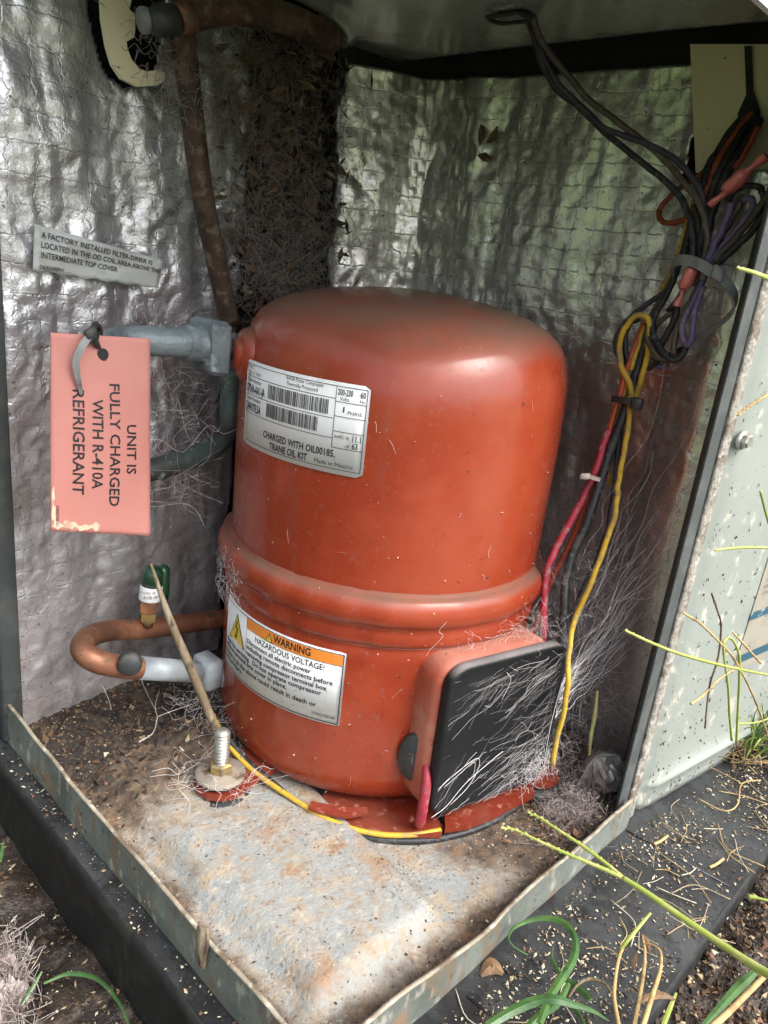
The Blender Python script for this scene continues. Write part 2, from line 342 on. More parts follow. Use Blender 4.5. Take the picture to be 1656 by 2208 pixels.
Mt['w_yellow'] = cable('yellow', (.58, .37, .03), (.30, .23, .11), .53)
Mt['w_red'] = cable('crimson', (.40, .03, .055), (.38, .2, .2), .54)
Mt['w_orange'] = cable('orange_red', (.52, .085, .03), (.25, .10, .07), .6)
Mt['w_rust'] = cable('dark_orange', (.36, .07, .025), (.10, .05, .04), .5)
Mt['pink'] = mat('pink_connector', (.62, .17, .14), .35, 0, [((.45, .13, .11), 14, .5, .65)], coat=.4)
Mt['tie_white'] = mat('white_nylon', (.70, .66, .58), .4)
Mt['tie_grey'] = mat('grey_nylon', (.22, .23, .23), .5, 0, [((.12, .12, .12), 30, .5, .65)])
Mt['web'] = mat('cobweb_silk', (.80, .77, .77), .6)
Mt['web_grey'] = mat('cobweb_dusty', (.27, .24, .22), .8)
Mt['web_pink'] = mat('cobweb_lint', (.48, .42, .40), .95, 0, [((.28, .22, .20), 12, .42, .6), ((.10, .07, .06), 40, .6, .68)], bump=[(60, 1, .01)])
Mt['leaf'] = mat('dead_leaf', (.20, .115, .055), .7, 0, [((.10, .06, .035), 20, .45, .65), ((.28, .18, .10), 35, .55, .7)], bump=[(60, .4, .004)])
Mt['stem_dry'] = mat('dry_stem', (.50, .36, .16), .7, 0, [((.28, .16, .07), 20, .5, .65)])
Mt['stalk_brown'] = mat('brown_stalk', (.17, .125, .075), .8, 0, [((.28, .23, .16), 30, .48, .62, .9, (1, 1, .3)), ((.06, .045, .03), 40, .52, .62, .9, (1, 1, .4))], bump=[(60, 1, .006, (1, 1, .4))])
Mt['grass'] = mat('green_blade', (.045, .115, .03), .36, 0, [((.30, .28, .16), 70, .66, .70, .8), ((.02, .06, .02), 130, .5, .7, None, (1, .3, 1)), ((.085, .18, .045), 14, .45, .65, None, (1, 1, 1)), ((.07, .15, .03), 7, .5, .7)])
Mt['grass_pale'] = mat('pale_green_stalk', (.36, .44, .09), .5, 0, [((.5, .5, .18), 25, .5, .65)])
Mt['seedhead'] = mat('seedhead', (.50, .50, .20), .6, 0, [((.4, .3, .15), 30, .5, .65)])
Mt['bit_dark'] = mat('crumb_dark', (.035, .026, .02), .7)
Mt['bit_brown'] = mat('crumb_brown', (.13, .08, .045), .85)
Mt['bit_tan'] = mat('crumb_tan', (.38, .30, .18), .7)
Mt['bit_pale'] = mat('crumb_pale', (.62, .56, .42), .6)
Mt['bit_rust'] = mat('crumb_rust', (.24, .12, .07), .85)
BITS = [Mt['bit_dark'], Mt['bit_brown'], Mt['bit_tan'], Mt['bit_pale'], Mt['bit_rust']]
Mt['hedge'] = mat('hedge_leaves', (.17, .25, .04), .5, 0, [((.26, .34, .08), .4, .4, .6)])

# ------------------------------------------------------------------ lettering
def glyphs(s, x, y, h, wd=None, align='l', bold=0.0, rot=0):
    """text as flat triangles in 2d: cap height h, baseline start (x, y), optionally fitted to width wd"""
    c = bpy.data.curves.new('t', 'FONT'); c.body = s; c.size = 1; c.resolution_u = 2; c.offset = bold; c.fill_mode = 'FRONT'
    o = bpy.data.objects.new('t', c); COL.objects.link(o); dg = bpy.context.evaluated_depsgraph_get()
    me = bpy.data.meshes.new_from_object(o.evaluated_get(dg)); V = np.array([v.co[:2] for v in me.vertices]); F = [tuple(p.vertices) for p in me.polygons]
    bpy.data.objects.remove(o); bpy.data.curves.remove(c); bpy.data.meshes.remove(me)
    if not len(V): return np.zeros((0, 2)), []
    V = V*(h/.70); x0, x1 = V[:, 0].min(), V[:, 0].max(); V[:, 0] -= x0
    if wd: V[:, 0] *= wd/(x1-x0)
    W = V[:, 0].max()
    if align == 'c': V[:, 0] -= W/2
    if align == 'r': V[:, 0] -= W
    V += (x, y); return V, F
def stick(mb, V, F, surf, h=.0006, m=0):
    if len(V): mb.add([surf(a, b, h) for a, b in V], F, m)
def rect(mb, x0, y0, x1, y1, surf, h=.0005, m=0, n=1):
    xs = np.linspace(x0, x1, n+1); V = [surf(x, y, h) for x in xs for y in (y0, y1)]
    mb.add(V, [(2*i, 2*i+2, 2*i+3, 2*i+1) for i in range(n)], m)
def line(mb, x0, y0, x1, y1, t, surf, n=1, h=.0007, m=0):
    if abs(x1-x0) > abs(y1-y0): rect(mb, x0, min(y0, y1)-t/2, x1, max(y0, y1)+t/2, surf, h, m, n)
    else: rect(mb, x0-t/2, y0, x0+t/2, y1, surf, h, m, 1)

# ------------------------------------------------------------------ ground
xs = np.concatenate([[-1400, -300, -90, -30, -12, -6, -3.2, -2, -1.4], np.arange(-1.0, -.3, .05), np.arange(-.3, 2.3, .010), np.arange(2.3, 3.5, .08), [4, 6, 12, 30, 90, 300, 1400]])
ys = np.concatenate([[-1400, -300, -90, -30, -12, -6, -3.2, -2], np.arange(-1.2, -.8, .05), np.arange(-.8, 1.3, .010), np.arange(1.3, 2.5, .08), [3.2, 5, 10, 30, 90, 300, 1400]])
X, Y = np.meshgrid(xs, ys, indexing='ij')
zg = -.30+.125*ss(-.1, .45, X)*ss(-.05, -.25, Y)+.15*ss(.5, 1.5, X)*ss(-.3, .3, Y)*0
near = ss(4, 2, np.abs(X))*ss(4, 2, np.abs(Y))
zg = zg+near*(.022*fbm(X*6, Y*6, 3, 3)+.012*fbm(X*30, Y*30, 9, 3)*(.4+.6*ss(.2, .5, X)))
inpad = (X > .0) & (Y > -.2) & (X < 2.4) & (Y < 1.6); zg = np.where(inpad, -.42, zg)
mb = MB(); mb.add(np.stack([X, Y, zg], -1).reshape(-1, 3), grid_faces(len(xs), len(ys)))
g = mb.build('ground', Mt['ground'], kind='structure')
def gz(x, y):
    return -.30+.125*ss(-.1, .45, x)*ss(-.05, -.25, y)+.022*fbm(x*6, y*6, 3, 3)+.012*fbm(x*30, y*30, 9, 3)*(.4+.6*ss(.2, .5, x))

# hedge around the garden behind the camera and to the left (seen in the foil)
def hedge(name, pts, h, label):
    mb = MB(); V = []; F = []; k = 0
    for i in range(7000):
        t = rng.random()*(len(pts)-1); a = int(t); p = np.array(pts[a])*(1-t+a)+np.array(pts[a+1])*(t-a)
        hh = h*(1+.25*math.sin(t*7)+.15*math.sin(t*17)); z = rng.random()**.8*hh; q = np.array([p[0]+rng.normal()*1.6, p[1]+rng.normal()*1.6, z-.3])
        s_ = .22+.25*rng.random(); d1 = rng.normal(size=3); d1 /= np.linalg.norm(d1); d2 = np.cross(d1, rng.normal(size=3)); d2 /= np.linalg.norm(d2)
        V += [q-d1*s_, q-d2*s_*.5, q+d1*s_, q+d2*s_*.5]; F.append((k, k+1, k+2, k+3)); k += 4
    mb.add(V, F); o = mb.build(name, Mt['hedge'], smooth=False, kind='stuff'); tag(o, label, 'hedge'); return o
hedge('hedge', [(-3, 24), (-9, 19), (-14, 12), (-17, 5), (-17, -3)], 11, 'leafy green garden hedge standing beyond the lawn on the left')
mb = MB(); V = []; F = []; k = 0
for i in range(9000):      # short lawn in front of the hedge
    a = rng.random()*2*math.pi; r = 4.5+rng.random()**1.2*11; q = np.array([math.cos(a)*r, math.sin(a)*r, -.30])
    if q[0] > 2 and -3 < q[1] < 4: continue
    s_ = .10+.12*rng.random(); d = rng.normal(size=2)*.06; V += [q+(-.018, 0, 0), q+(.018, .01, 0), q+(d[0], d[1], s_)]; F.append((k, k+1, k+2)); k += 3
mb.add(V, F); tag(mb.build('lawn_grass', Mt['grass'], smooth=False, kind='stuff'), 'short green lawn grass around the unit', 'grass')

# ------------------------------------------------------------------ equipment pad (black plastic slab)
t = thing('equipment_pad', (.9, .6, -.42), 'black plastic equipment pad under the whole air conditioner cabinet', 'pad')
x0, x1, y0, y1, zt = -.036, 2.35, -.2465, 1.6, -.1045
mb = MB(); px = np.linspace(x0, x1, 90); py = np.linspace(y0, y1, 70); XX, YY = np.meshgrid(px, py, indexing='ij')
ZZ = zt-.0015*np.abs(fbm(XX*9, YY*9, 21, 3))
mb.add(np.stack([XX, YY, ZZ], -1).reshape(-1, 3), grid_faces(len(px), len(py)))
mb.build('slab_top', Mt['pad'], t)
mb = MB(); lip = [(x0, y0), (x1, y0), (x1, y1), (x0, y1)]
for a, b in zip(lip, lip[1:]+lip[:1]):
    a = np.array(a); b = np.array(b); n_ = np.array([(b-a)[1], -(b-a)[0]]); n_ = n_/np.linalg.norm(n_)
    tt = np.linspace(0, 1, 60); V = []
    for (o_, z) in ((0, zt), (.005, zt-.004), (.006, zt-.03), (.0, zt-.036), (-.004, -.43)):
        for q in tt: p = a+(b-a)*q+n_*o_; V.append((p[0], p[1], z+(.0015*math.sin(q*40) if z > -.2 else 0)))
    mb.add(V, grid_faces(5, 60))
mb.build('slab_side', Mt['pad_side'], t)
for (a, b) in (((.872, -.019), (.892, -.231)), ((.30, -.03), (.31, -.236)), ((1.45, -.06), (1.46, -.235))):
    mb = MB(); tube(mb, [(a[0], a[1], zt-.0005), (b[0], b[1], zt-.0005)], .0026, 5); mb.build('moulded_rib', Mt['pad'], t)

# ------------------------------------------------------------------ base pan
t = thing('base_pan', (.45, .5, -.11), 'dirty grey painted steel base pan with upturned rim under the red compressor', 'base pan')
n1, n2 = 230, 230
px = np.linspace(.002, 1.35, n1); py = np.linspace(.002, 1.5, n2); XX, YY = np.meshgrid(px, py, indexing='ij')
warp = .02*fbm(XX*5, YY*5, 31, 2)
def rise(x, y): return ss(.07, .125, x+.02*fbm(x*5, y*5, 31, 2))*ss(.415, .375, x+.25*np.clip(.25-y, -1, .3)*.4)*ss(.075, .13, y)*ss(.86, .78, y)
def pan_z(x, y): return -.1030+.028*rise(x, y)+.0030*np.abs(fbm(x*7, y*7, 41, 3))+.016*ss(.55, 1.0, y)*(ss(.9, .1, x)) + .014*ss(.055, .0, x)+.012*ss(.05, 0, y)+.0022*np.abs(fbm(x*60, y*60, 43, 3))*(.3+ss(.5, .9, y)*2.2)+.012*ss(.55, .8, y)*np.abs(fbm(x*17, y*17, 47, 3))
ZZ = pan_z(XX, YY)
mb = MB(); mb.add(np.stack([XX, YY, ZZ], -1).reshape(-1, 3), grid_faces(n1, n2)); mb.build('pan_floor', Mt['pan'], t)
def rim(a, b, nrm, name, seed, drop):
    a = np.array(a, float); b = np.array(b, float); nrm = np.array(nrm, float); n = 90; mb = MB(); tt = np.linspace(0, 1, n)
    wob = .0022*fbm(tt*6, tt*0+seed, seed, 3); top = .0015*fbm(tt*9, tt*0, seed+3, 3)
    prof = [(0.0, -.112, 0), (.003, -.06, 0), (.0, -.004, 0), (.001, 0, 1), (-.006, 0, 1), (-.0065, -.006, 0), (-.005, -.06, 0), (-.008, -.112, 0)]
    V = []
    for i, q in enumerate(tt):
        for (o_, z, tp) in prof:
            dr_ = np.interp(q, *drop); p = a+(b-a)*q+nrm*(o_+wob[i]); V.append((p[0], p[1], z+(top[i]-dr_ if z > -.01 else (-dr_*.5 if z > -.1 else 0))))
    k = len(prof); F = grid_faces(n, k); F.append(tuple(range(k))); F.append(tuple(range((n-1)*k, n*k)))
    mm = [1 if (j in (2, 3, 4)) else 0 for i in range(n-1) for j in range(k-1)]+[0, 0]
    mb.add(V, F); mb.m = mm; return mb.build(name, [Mt['galv'], Mt['edge']], t)
rim((0, 1.03), (0, .04), (-1, 0), 'rim', 51, ((0, .2, .5, .75, 1), (.004, .012, .016, .018, .012)))
rim((.04, 0), (.880, -.012), (0, -1), 'rim', 55, ((0, .18, .38, .43, .47, .62, .8, 1), (.012, .022, .040, .046, .036, .030, .034, .030)))
mb = MB(); V = []; k = 14                               # rounded corner of the rim
for i in range(k):
    a = math.pi+math.pi/2*i/(k-1); c = (.04, .04)
    for (o_, z) in ((.04, -.112), (.043, -.06), (.04, -.008), (.034, -.008), (.033, -.06), (.032, -.112)): V.append((c[0]+math.cos(a)*o_, c[1]+math.sin(a)*o_, z))
mb.add(V, grid_faces(k, 6)); mb.build('rim_corner', Mt['galv'], t)
mb = MB(); ribbon(mb, crom([(.0, .27, .001), (-.006, .262, -.02), (-.009, .255, -.06)], 5), [.022, .03, .012], (0, 1, .1), .002); mb.build('torn_tape', Mt['stalk_brown'], t)

# ------------------------------------------------------------------ cabinet: posts, walls, foil
def wall_sheet(poly, z0, z1, off, name, m, parent, thick=.006):
    mb = MB(); P = np.array(poly, float); n = len(P); T = np.gradient(P, axis=0); N_ = np.stack([T[:, 1], -T[:, 0]], 1); N_ /= np.linalg.norm(N_, axis=1)[:, None]
    V = []
    for i in range(n):
        for (o_, z) in ((off, z0), (off, z1), (off-thick, z1), (off-thick, z0)): p = P[i]+N_[i]*o_; V.append((p[0], p[1], z))
    F = grid_faces(n, 4, True); F.append((0, 1, 2, 3)); F.append(tuple((n-1)*4+j for j in (3, 2, 1, 0))); mb.add(V, F)
    return mb.build(name, m, parent, smooth=False)
cab = thing('cabinet_frame', (.6, 1.2, -.11), 'green grey steel cabinet frame with beige inner plates around the compressor', 'cabinet')
RW = crom([(1.072, .085), (1.10, .17), (1.12, .24), (1.135, .34), (1.135, .55), (1.125, .78), (1.11, .985), (1.0, 1.05), (.885, 1.112)], 5)
LW = np.array([(x, 1.045+.06*(x/.64)) for x in np.linspace(.025, .62, 9)])
# foil insulation: u runs along the wall, displaced towards the inside
def foil(P, z0, z1, res, name, m, label, seed, keep=None, amp=1.0, flip=1, ztop=None):
    P = np.array(P, float); d = np.r_[0, np.cumsum(np.linalg.norm(np.diff(P, axis=0), axis=1))]
    u = np.linspace(0, d[-1], int(d[-1]/res)+1); v = np.linspace(z0, z1, int((z1-z0)/res)+1)
    bx = np.interp(u, d, P[:, 0]); by = np.interp(u, d, P[:, 1]); tx = np.gradient(bx); ty = np.gradient(by); l = np.hypot(tx, ty); nx, ny = -ty/l*flip, tx/l*flip
    U, Vv = np.meshgrid(u, v, indexing='ij')
    fold = fbm(U*9+.8*Vv, Vv*2.2, seed, 3); crk = 1-np.abs(fbm(U*16+2*vn(U*4, Vv*4, seed+8), Vv*11, seed+4, 4)); fine = fbm(U*60, Vv*60, seed+6, 3)
    cr_ = .35+.9*ss(.50, .85, U) if flip > 0 else .45+.8*ss(.2, .9, Vv)
    puff = np.abs(np.sin(np.pi*U/.047))*np.abs(np.sin(np.pi*Vv/.047))
    D = amp*(.015*fold+.0065*crk*cr_+.0034*(1-np.abs(fbm(U*34, Vv*27, seed+21, 3)))+.0012*fine+.0005*puff)+.006
    for (a, b, c_, s_) in getattr(foil, 'folds', {}).get(name+str(seed), []): D = D+s_*np.exp(-((U-a-(Vv-z0)*c_)/b)**2)
    D = D+amp*.010*np.abs(vn((U+.35*Vv)*11, Vv*2.5, seed+11))*cr_
    edge = ss(0, .03, U)*ss(0, .03, u[-1]-U); D = D*(.3+.7*edge)
    X_ = bx[:, None]+nx[:, None]*D; Y_ = by[:, None]+ny[:, None]*D
    n, k = U.shape; F = grid_faces(n, k)
    if keep is not None: c_ = U[:-1, :-1].ravel(), Vv[:-1, :-1].ravel(); kp = keep(*c_); F = [f for f, q in zip(F, kp) if q]
    mb = MB(); mb.add(np.stack([X_, Y_, Vv], -1).reshape(-1, 3), F, 0, np.stack([U, Vv], -1).reshape(-1, 2))
    o = mb.build(name, m, base=(P[len(P)//2][0], P[len(P)//2][1], z0)); tag(o, label, 'insulation'); o['_b'] = [0, 0, 0]
    md = o.modifiers.new('thickness', 'SOLIDIFY'); md.thickness = .004*S; md.offset = -1 if flip < 0 else 1
    return o
# right wall u length
dR = np.r_[0, np.cumsum(np.linalg.norm(np.diff(RW, axis=0), axis=1))]; uf = dR[30]
foil.folds = {}
uEnd = dR[-1]
def keepR(u, v):
    return (u < uEnd-.012-.016*fbm(v*6, v*0+9, 211, 4)) & ~((v > 1.215+.01*np.sin(u*60)) & (u < .205+.004*np.sin(v*90)))
foil(RW, -.10, 1.432, .0062, 'foil_insulation', Mt['foil_right'], 'crinkled silver foil insulation on the right, reflecting green, behind the wire bundle', 71, keepR, .66)
def keepL(u, v):
    return ~(((u-.262)**2/.085**2+(v-1.42)**2/.175**2) < 1) & (u < .572+.03*fbm(v*7, v*0+3, 201, 4))
foil(LW, -.10, 1.50, .0062, 'foil_insulation', Mt['foil_left'], 'crinkled silver foil insulation on the left, behind the pink hanging tag', 81, keepL, .80, -1)
# metal behind the foil, coloured near black for the shade in the gap above
wall_sheet([p for p in RW[::-1]], -.11, 1.62, -.02, 'inner_wall', Mt['dark'], cab)
wall_sheet([p for p in LW], -.11, 1.62, -.10, 'inner_wall', Mt['dark'], cab)
mb = MB()
for (a, b) in (((.60, 1.12), (.60, 1.42)), ((.60, 1.42), (1.05, 1.42)), ((1.05, 1.42), (.92, 1.13))):
    a = np.array(a); b = np.array(b); n_ = np.array([-(b-a)[1], (b-a)[0]])/np.linalg.norm(b-a)*.004
    prism(mb, [(*(a-n_), -.11), (*(b-n_), -.11), (*(b+n_), -.11), (*(a+n_), -.11)], (0, 0, 1.73))
mb.build('coil_recess', Mt['mould'], cab, smooth=False)
mb = MB()
for i in range(62): box(mb, (.605+i*.0072, 1.28, .7), (.0008, 0, 0), (0, .07, 0), (0, 0, .78))
mb.build('coil_fins', mat('coil_fins', (.06, .045, .038), .7, .3, [((.12, .085, .06), 6, .42, .62), ((.02, .018, .015), 9, .5, .62)]), cab, smooth=False, kind='stuff')
# left post and outside panel, seen edge on
mb = MB(); box(mb, (.012, 1.034, .70), (.021, 0, 0), (0, .014, 0), (0, 0, .80), .004); mb.build('corner_post', Mt['gasket'], cab)
mb = MB(); box(mb, (-.010, 1.30, .72), (.012, 0, 0), (0, .25, 0), (0, 0, .76), .006); mb.build('outer_panel', Mt['panel'], cab)
# right post: gasket strip and crusty panel edge
def strip(q, name, m, d=(0, .02, 0)):
    mb = MB(); prism(mb, q, d); return mb.build(name, m, cab, smooth=False)
strip([(.880, .012, -.10), (1.085, .092, -.10), (1.085, .092, 1.60), (.880, .012, 1.60)], 'return_panel', Mt['gasket'], (-.004, .008, 0))
strip([(.854, .006, -.10), (.896, .003, -.10), (.896, .003, 1.45), (.854, .006, 1.45)], 'corner_post', Mt['gasket'], (0, .003, 0))
mb = MB(); n = 160; V = []
for i in range(n):
    z = -.10+1.55*i/(n-1); w_ = .5*vn(np.array(z*60), np.array(0.), 5)
    V += [(.892, .002-.002*w_, z), (.896, -.004-.002*w_, z), (.922+.003*w_, -.006, z), (.928+.003*w_, .002, z)]
mb.add(V, grid_faces(n, 4, True)); mb.build('panel_edge', Mt['crust'], cab)
# ------------------------------------------------------------------ outside side panel on the right
sp = thing('side_panel', (1.3, -.08, -.10), 'pale green grey side panel of the cabinet at the right edge, spattered with dirt', 'panel')
pdir = np.array([.985, -.150, 0]); pdir /= np.linalg.norm(pdir); pn = np.array([-.150, -.985, 0]); P0 = np.array([.930, -.004, 0])
def pan_pt(u, z, h=0): return P0+pdir*u+pn*h+np.array([0, 0, z])
us = np.r_[0, .012, .02, .03, .06, np.linspace(.12, 1.3, 30)]; hp = lambda u: -.014*math.exp(-((u-.016)/.012)**2)
mb = MB(); V = []
zs = np.r_[-.105, -.09, np.linspace(-.055, -.03, 6), np.linspace(.0, 1.5, 60)]
for u in us:
    for z in zs: V.append(pan_pt(u, z, hp(u)+.011*math.exp(-((z+.042)/.010)**2)*(1 if u > .05 else 0)))
mb.add(V, grid_faces(len(us), len(zs))); o = mb.build('panel_sheet', Mt['panel'], sp)
md = o.modifiers.new('thickness', 'SOLIDIFY'); md.thickness = .006*S; md.offset = 1
def ray_panel(px, py):
    d = ray(px, py); k = ((P0-CAM)@pn)/(d@pn); q = CAM+k*d-P0; return q@pdir, q[2]
u_, z_ = ray_panel(1597, 948)
mb = MB(); c = pan_pt(u_, z_, .006); lathe(mb, [(.017, -.006), (.019, -.003), (.0185, 0)], c, 20, 0, axis=pn); s1 = mb.build('screw_head', Mt['steel'], sp)
mb = MB(); lathe(mb, [(.013, 0), (.0135, .010), (.011, .013), (0, .0125)], c, 6, 0, axis=pn); mb.build('hex_cap', Mt['steel'], s1, smooth=False)
# information sticker with lines of print and a blue stripe
Q = [ray_panel(*p) for p in ((1656, 1185), (1590, 1475), (1604, 1390))]
mb = MB(); ua, ub = Q[2][0]-.02, Q[2][0]+.75; zb_, zt_ = .18, .66
prism(mb, [pan_pt(ua, zb_, .001), pan_pt(ub, zb_, .001), pan_pt(ub, zt_, .001), pan_pt(ua+.02, zt_, .001)], pn*.0015)
st = mb.build('information_sticker', mat('aged_sticker', (.34, .32, .26), .5, 0, [((.28, .27, .22), 12, .45, .6)]), sp, smooth=False)
mb = MB(); surf = lambda a, b, h: pan_pt(a, b, .0027+h)
words = 'KEEP AREA AROUND UNIT CLEAR USE ONLY COPPER CONDUCTORS FOR FIELD WIRING DISCONNECT POWER BEFORE SERVICING SUITABLE FOR OUTDOOR USE'.split()
for i in range(17):
    rnd.shuffle(words); V, F = glyphs(' '.join(words[:9]), ua+.03, .635-i*.0165, .009, .66); stick(mb, V, F, surf)
mb.build('printed_text', Mt['inkfade'], st, smooth=False)
mb = MB(); rect(mb, ua+.004, .312, ub, .332, surf, n=4); rect(mb, ua+.004, .20, ub, .222, surf, n=4); mb.build('blue_stripe', Mt['blue'], st, smooth=False)

# ------------------------------------------------------------------ top cover
tc_ = thing('top_cover', (.6, .5, 1.46), 'green grey painted underside of the intermediate top cover over the compressor', 'cover')
def arc(c, r, a0, a1, n): return [(c[0]+r*math.cos(math.radians(a0+(a1-a0)*i/n)), c[1]+r*math.sin(math.radians(a0+(a1-a0)*i/n))) for i in range(n+1)]
hc, hr = (.55, 1.20), .30                                   # round fan opening
px = np.linspace(.0, 1.06, 90); py = np.linspace(.0, 1.10, 90); XX, YY = np.meshgrid(px, py, indexing='ij')
dd = np.hypot(XX-hc[0], YY-hc[1]); k_ = np.where((dd < hr+.01) & (dd > 1e-4), hr/np.maximum(dd, 1e-4), 1.0)
ZZ = 1.462+.018*np.exp(-((dd-hr-.03)/.02)**2)*0-.016*np.exp(-((dd-hr-.02)/.022)**2)+.004*fbm(XX*3, YY*3, 91, 2)
ed = np.maximum(ss(1.02, 1.06, XX), ss(1.06, 1.10, YY)); ZZ = ZZ+.05*ed**2
F = grid_faces(90, 90); ce = (XX[:-1, :-1].ravel(), YY[:-1, :-1].ravel())
hw = [(.832, .56), .033, .045]
kp = (np.hypot(ce[0]-hc[0], ce[1]-hc[1]) > hr) & ~((np.abs(ce[0]-.822)/.020 < 1) & (np.abs(ce[1]-.565)/.036 < 1))
F = [f for f, q in zip(F, kp) if q]
mb = MB(); mb.add(np.stack([XX, YY, ZZ], -1).reshape(-1, 3), F); o = mb.build('underside', Mt['cover_top'], tc_)
md = o.modifiers.new('thickness', 'SOLIDIFY'); md.thickness = .008*S
mb = MB()                                                 # rough rim round the wire hole
tube(mb, crom([(.802+.0, .529, 1.456), (.842, .527, 1.455), (.846, .565, 1.455), (.842, .603, 1.456), (.802, .604, 1.456), (.799, .565, 1.455), (.802, .529, 1.456)], 5), .004, 6)
mb.build('wire_hole_edge', Mt['black_rubber'], tc_)
mb = MB(); prism(mb, [(-.05, -.05, 1.60), (1.7, -.05, 1.60), (1.7, 1.8, 1.60), (-.05, 1.8, 1.60)], (0, 0, .02)); mb.build('shade_backing', Mt['dark'], tc_, smooth=False)  # added backing, coloured near black to darken the gap behind the cover
mb = MB()
for (x, z, y) in ((.2, 1.0, 0),): pass
prof = [(-.030, 1.62), (-.050, 1.61), (-.055, 1.34), (-.052, 1.325), (-.044, 1.325), (-.042, 1.60)]
V = [(x, y, z) for x in (.30, 1.0, 1.8) for (y, z) in prof]; mb.add(V, grid_faces(3, 6, True)+[tuple(range(6)), tuple(range(12, 18))])
mb.build('outer_skirt', Mt['white'], tc_, smooth=False)

# beige hook plate at the top left
def beyond(px, py): return ay_(px, py, 1.0)
hk = thing('hook_bracket', ay_(290, 100, 1.0), 'beige bracket with a hooked cut-out for the pipe at top left', 'bracket')
loop = [(219, -30), (222, 40), (232, 100), (244, 140), (264, 170), (298, 187), (340, 184), (357, 172), (356, 158), (346, 150), (316, 154), (300, 148), (284, 128), (275, 104), (273, 90), (290, 80), (292, 60), (291, 30), (279, 20), (285, -4), (292, -30)]
mb = MB(); L3 = [ay_(x, y, 1.0) for x, y in loop]; prism(mb, L3, (0, .012, 0)); mb.build('plate', Mt['beige'], hk, smooth=False)
# slotted beige plate at the top right (wires come out of it)
sl_ = MB(); q = [ax_(x, y, 1.09) for x, y in ((1606, 100), (1621, 100), (1624, 195), (1640, 240), (1638, 275), (1618, 290), (1590, 280), (1592, 245), (1610, 205))]
prism(sl_, [p+np.array([-.0, 0, 0]) for p in q], (-.003, 0, 0)); sl_.build('wire_slot', Mt['dark'], cab, smooth=False)
bp = MB(); q = [ax_(x, y, 1.095) for x, y in ((1488, 95), (1690, 95), (1700, 420), (1600, 378), (1500, 372))]
prism(bp, q, (.006, 0, 0)); bp.build('slotted_plate', Mt['beige'], cab, smooth=False)

# ------------------------------------------------------------------ compressor
A = np.array([.696, .613])
cp = thing('compressor', (A[0], A[1], -.10), 'red painted hermetic compressor with a domed top, standing in the middle of the pan', 'compressor')
def wob(a, z): return 1-.050*np.cos(3*(a-3.857))*float(ss(.79, .92, z))+.0015*np.sin(7*a+z*9)
up = [(.345, .30), (.3455, .42), (.3465, .55), (.347, .66), (.346, .73), (.343, .775), (.336, .812), (.324, .843), (.306, .868), (.28, .888), (.245, .905), (.20, .918), (.15, .928), (.09, .935), (.04, .938), (.0001, .939)]
mb = MB(); lathe(mb, up, (*A, 0), 128, fn=wob); mb.build('upper_shell', Mt['paint'], cp)
def wr(a, z): return 1+.004*np.sin(a*5+1)*np.sin(a*13)+.004*np.sin(31*a)*np.clip(np.cos(a-2.9), 0, 1)
ringp = [(.346, .409), (.3485, .404), (.356, .402), (.365, .396), (.3705, .385), (.372, .370), (.371, .356), (.3665, .347), (.3605, .343), (.3585, .338), (.3595, .326), (.3600, .312), (.358, .303), (.3545, .299), (.350, .298)]
mb = MB(); lathe(mb, ringp, (*A, 0), 160, fn=wr); mb.build('seam_ring', Mt['paint'], cp)
lo = [(.0001, -.086), (.24, -.086), (.285, -.083), (.318, -.073), (.338, -.057), (.349, -.035), (.3525, -.005), (.353, .15), (.353, .26), (.353, .285), (.350, .292), (.352, .30)]
mb = MB(); lathe(mb, lo, (*A, 0), 128); mb.build('lower_shell', Mt['paint'], cp)
mb = MB(); lathe(mb, [(.062, -.03), (.050, .000), (.038, .010), (.030, .012), (.030, .018)], (A[0]-.318, A[1]+.145, .785), 32, axis=(-1, .32, .05)); mb.build('suction_boss', Mt['paint'], cp)
# feet and lower plate
def foot(c, ang, name='mounting_foot'):
    mb = MB(); dr = np.array([math.cos(ang), math.sin(ang)]); sd_ = np.array([-dr[1], dr[0]]); pts = []
    for (a, b) in ((.30, -.05), (.36, -.045), (.405, -.050)): pts.append((a, b))
    for i in range(9): q = -math.pi/2+math.pi*i/8; pts.append((.437+.056*math.cos(q), .056*math.sin(q)))
    for (a, b) in ((.405, .050), (.36, .045), (.30, .05)): pts.append((a, b))
    L3 = [(A[0]+dr[0]*a+sd_[0]*b, A[1]+dr[1]*a+sd_[1]*b, -.068) for a, b in pts]; prism(mb, L3, (0, 0, .012)); return mb.build(name, Mt['paint_plain'], cp, smooth=False)
angs = [math.atan2(-.018, -.435), math.atan2(-.42, .135), math.radians(68)]
for a in angs: foot(None, a)
mb = MB()
q = [az_(x, y, -.088) for x, y in ((662, 1768), (760, 1793), (860, 1806), (950, 1808), (955, 1790))]+[(A[0]-.1, A[1]-.25, -.088), (A[0]-.25, A[1]-.15, -.088)]
prism(mb, q, (0, 0, .008)); mb.build('base_plate', Mt['paint_plain'], cp, smooth=False)
mb = MB(); q = [az_(x, y, -.085) for x, y in ((958, 1797), (1005, 1790), (1062, 1768), (1110, 1742), (1150, 1722), (1145, 1700), (1000, 1720), (955, 1745))]
prism(mb, q, (0, 0, .016)); mb.build('base_plate', Mt['paint_plain'], cp, smooth=False)
mb = MB(); ribbon(mb, crom([az_(x, y, -.062) for x, y in ((668, 1737), (700, 1745), (745, 1753), (792, 1748))], 5), [.02, .024, .024, .016], (.6, .6, .1), .003, curl=.05); mb.build('bracket_tab', Mt['paint_plain'], cp)

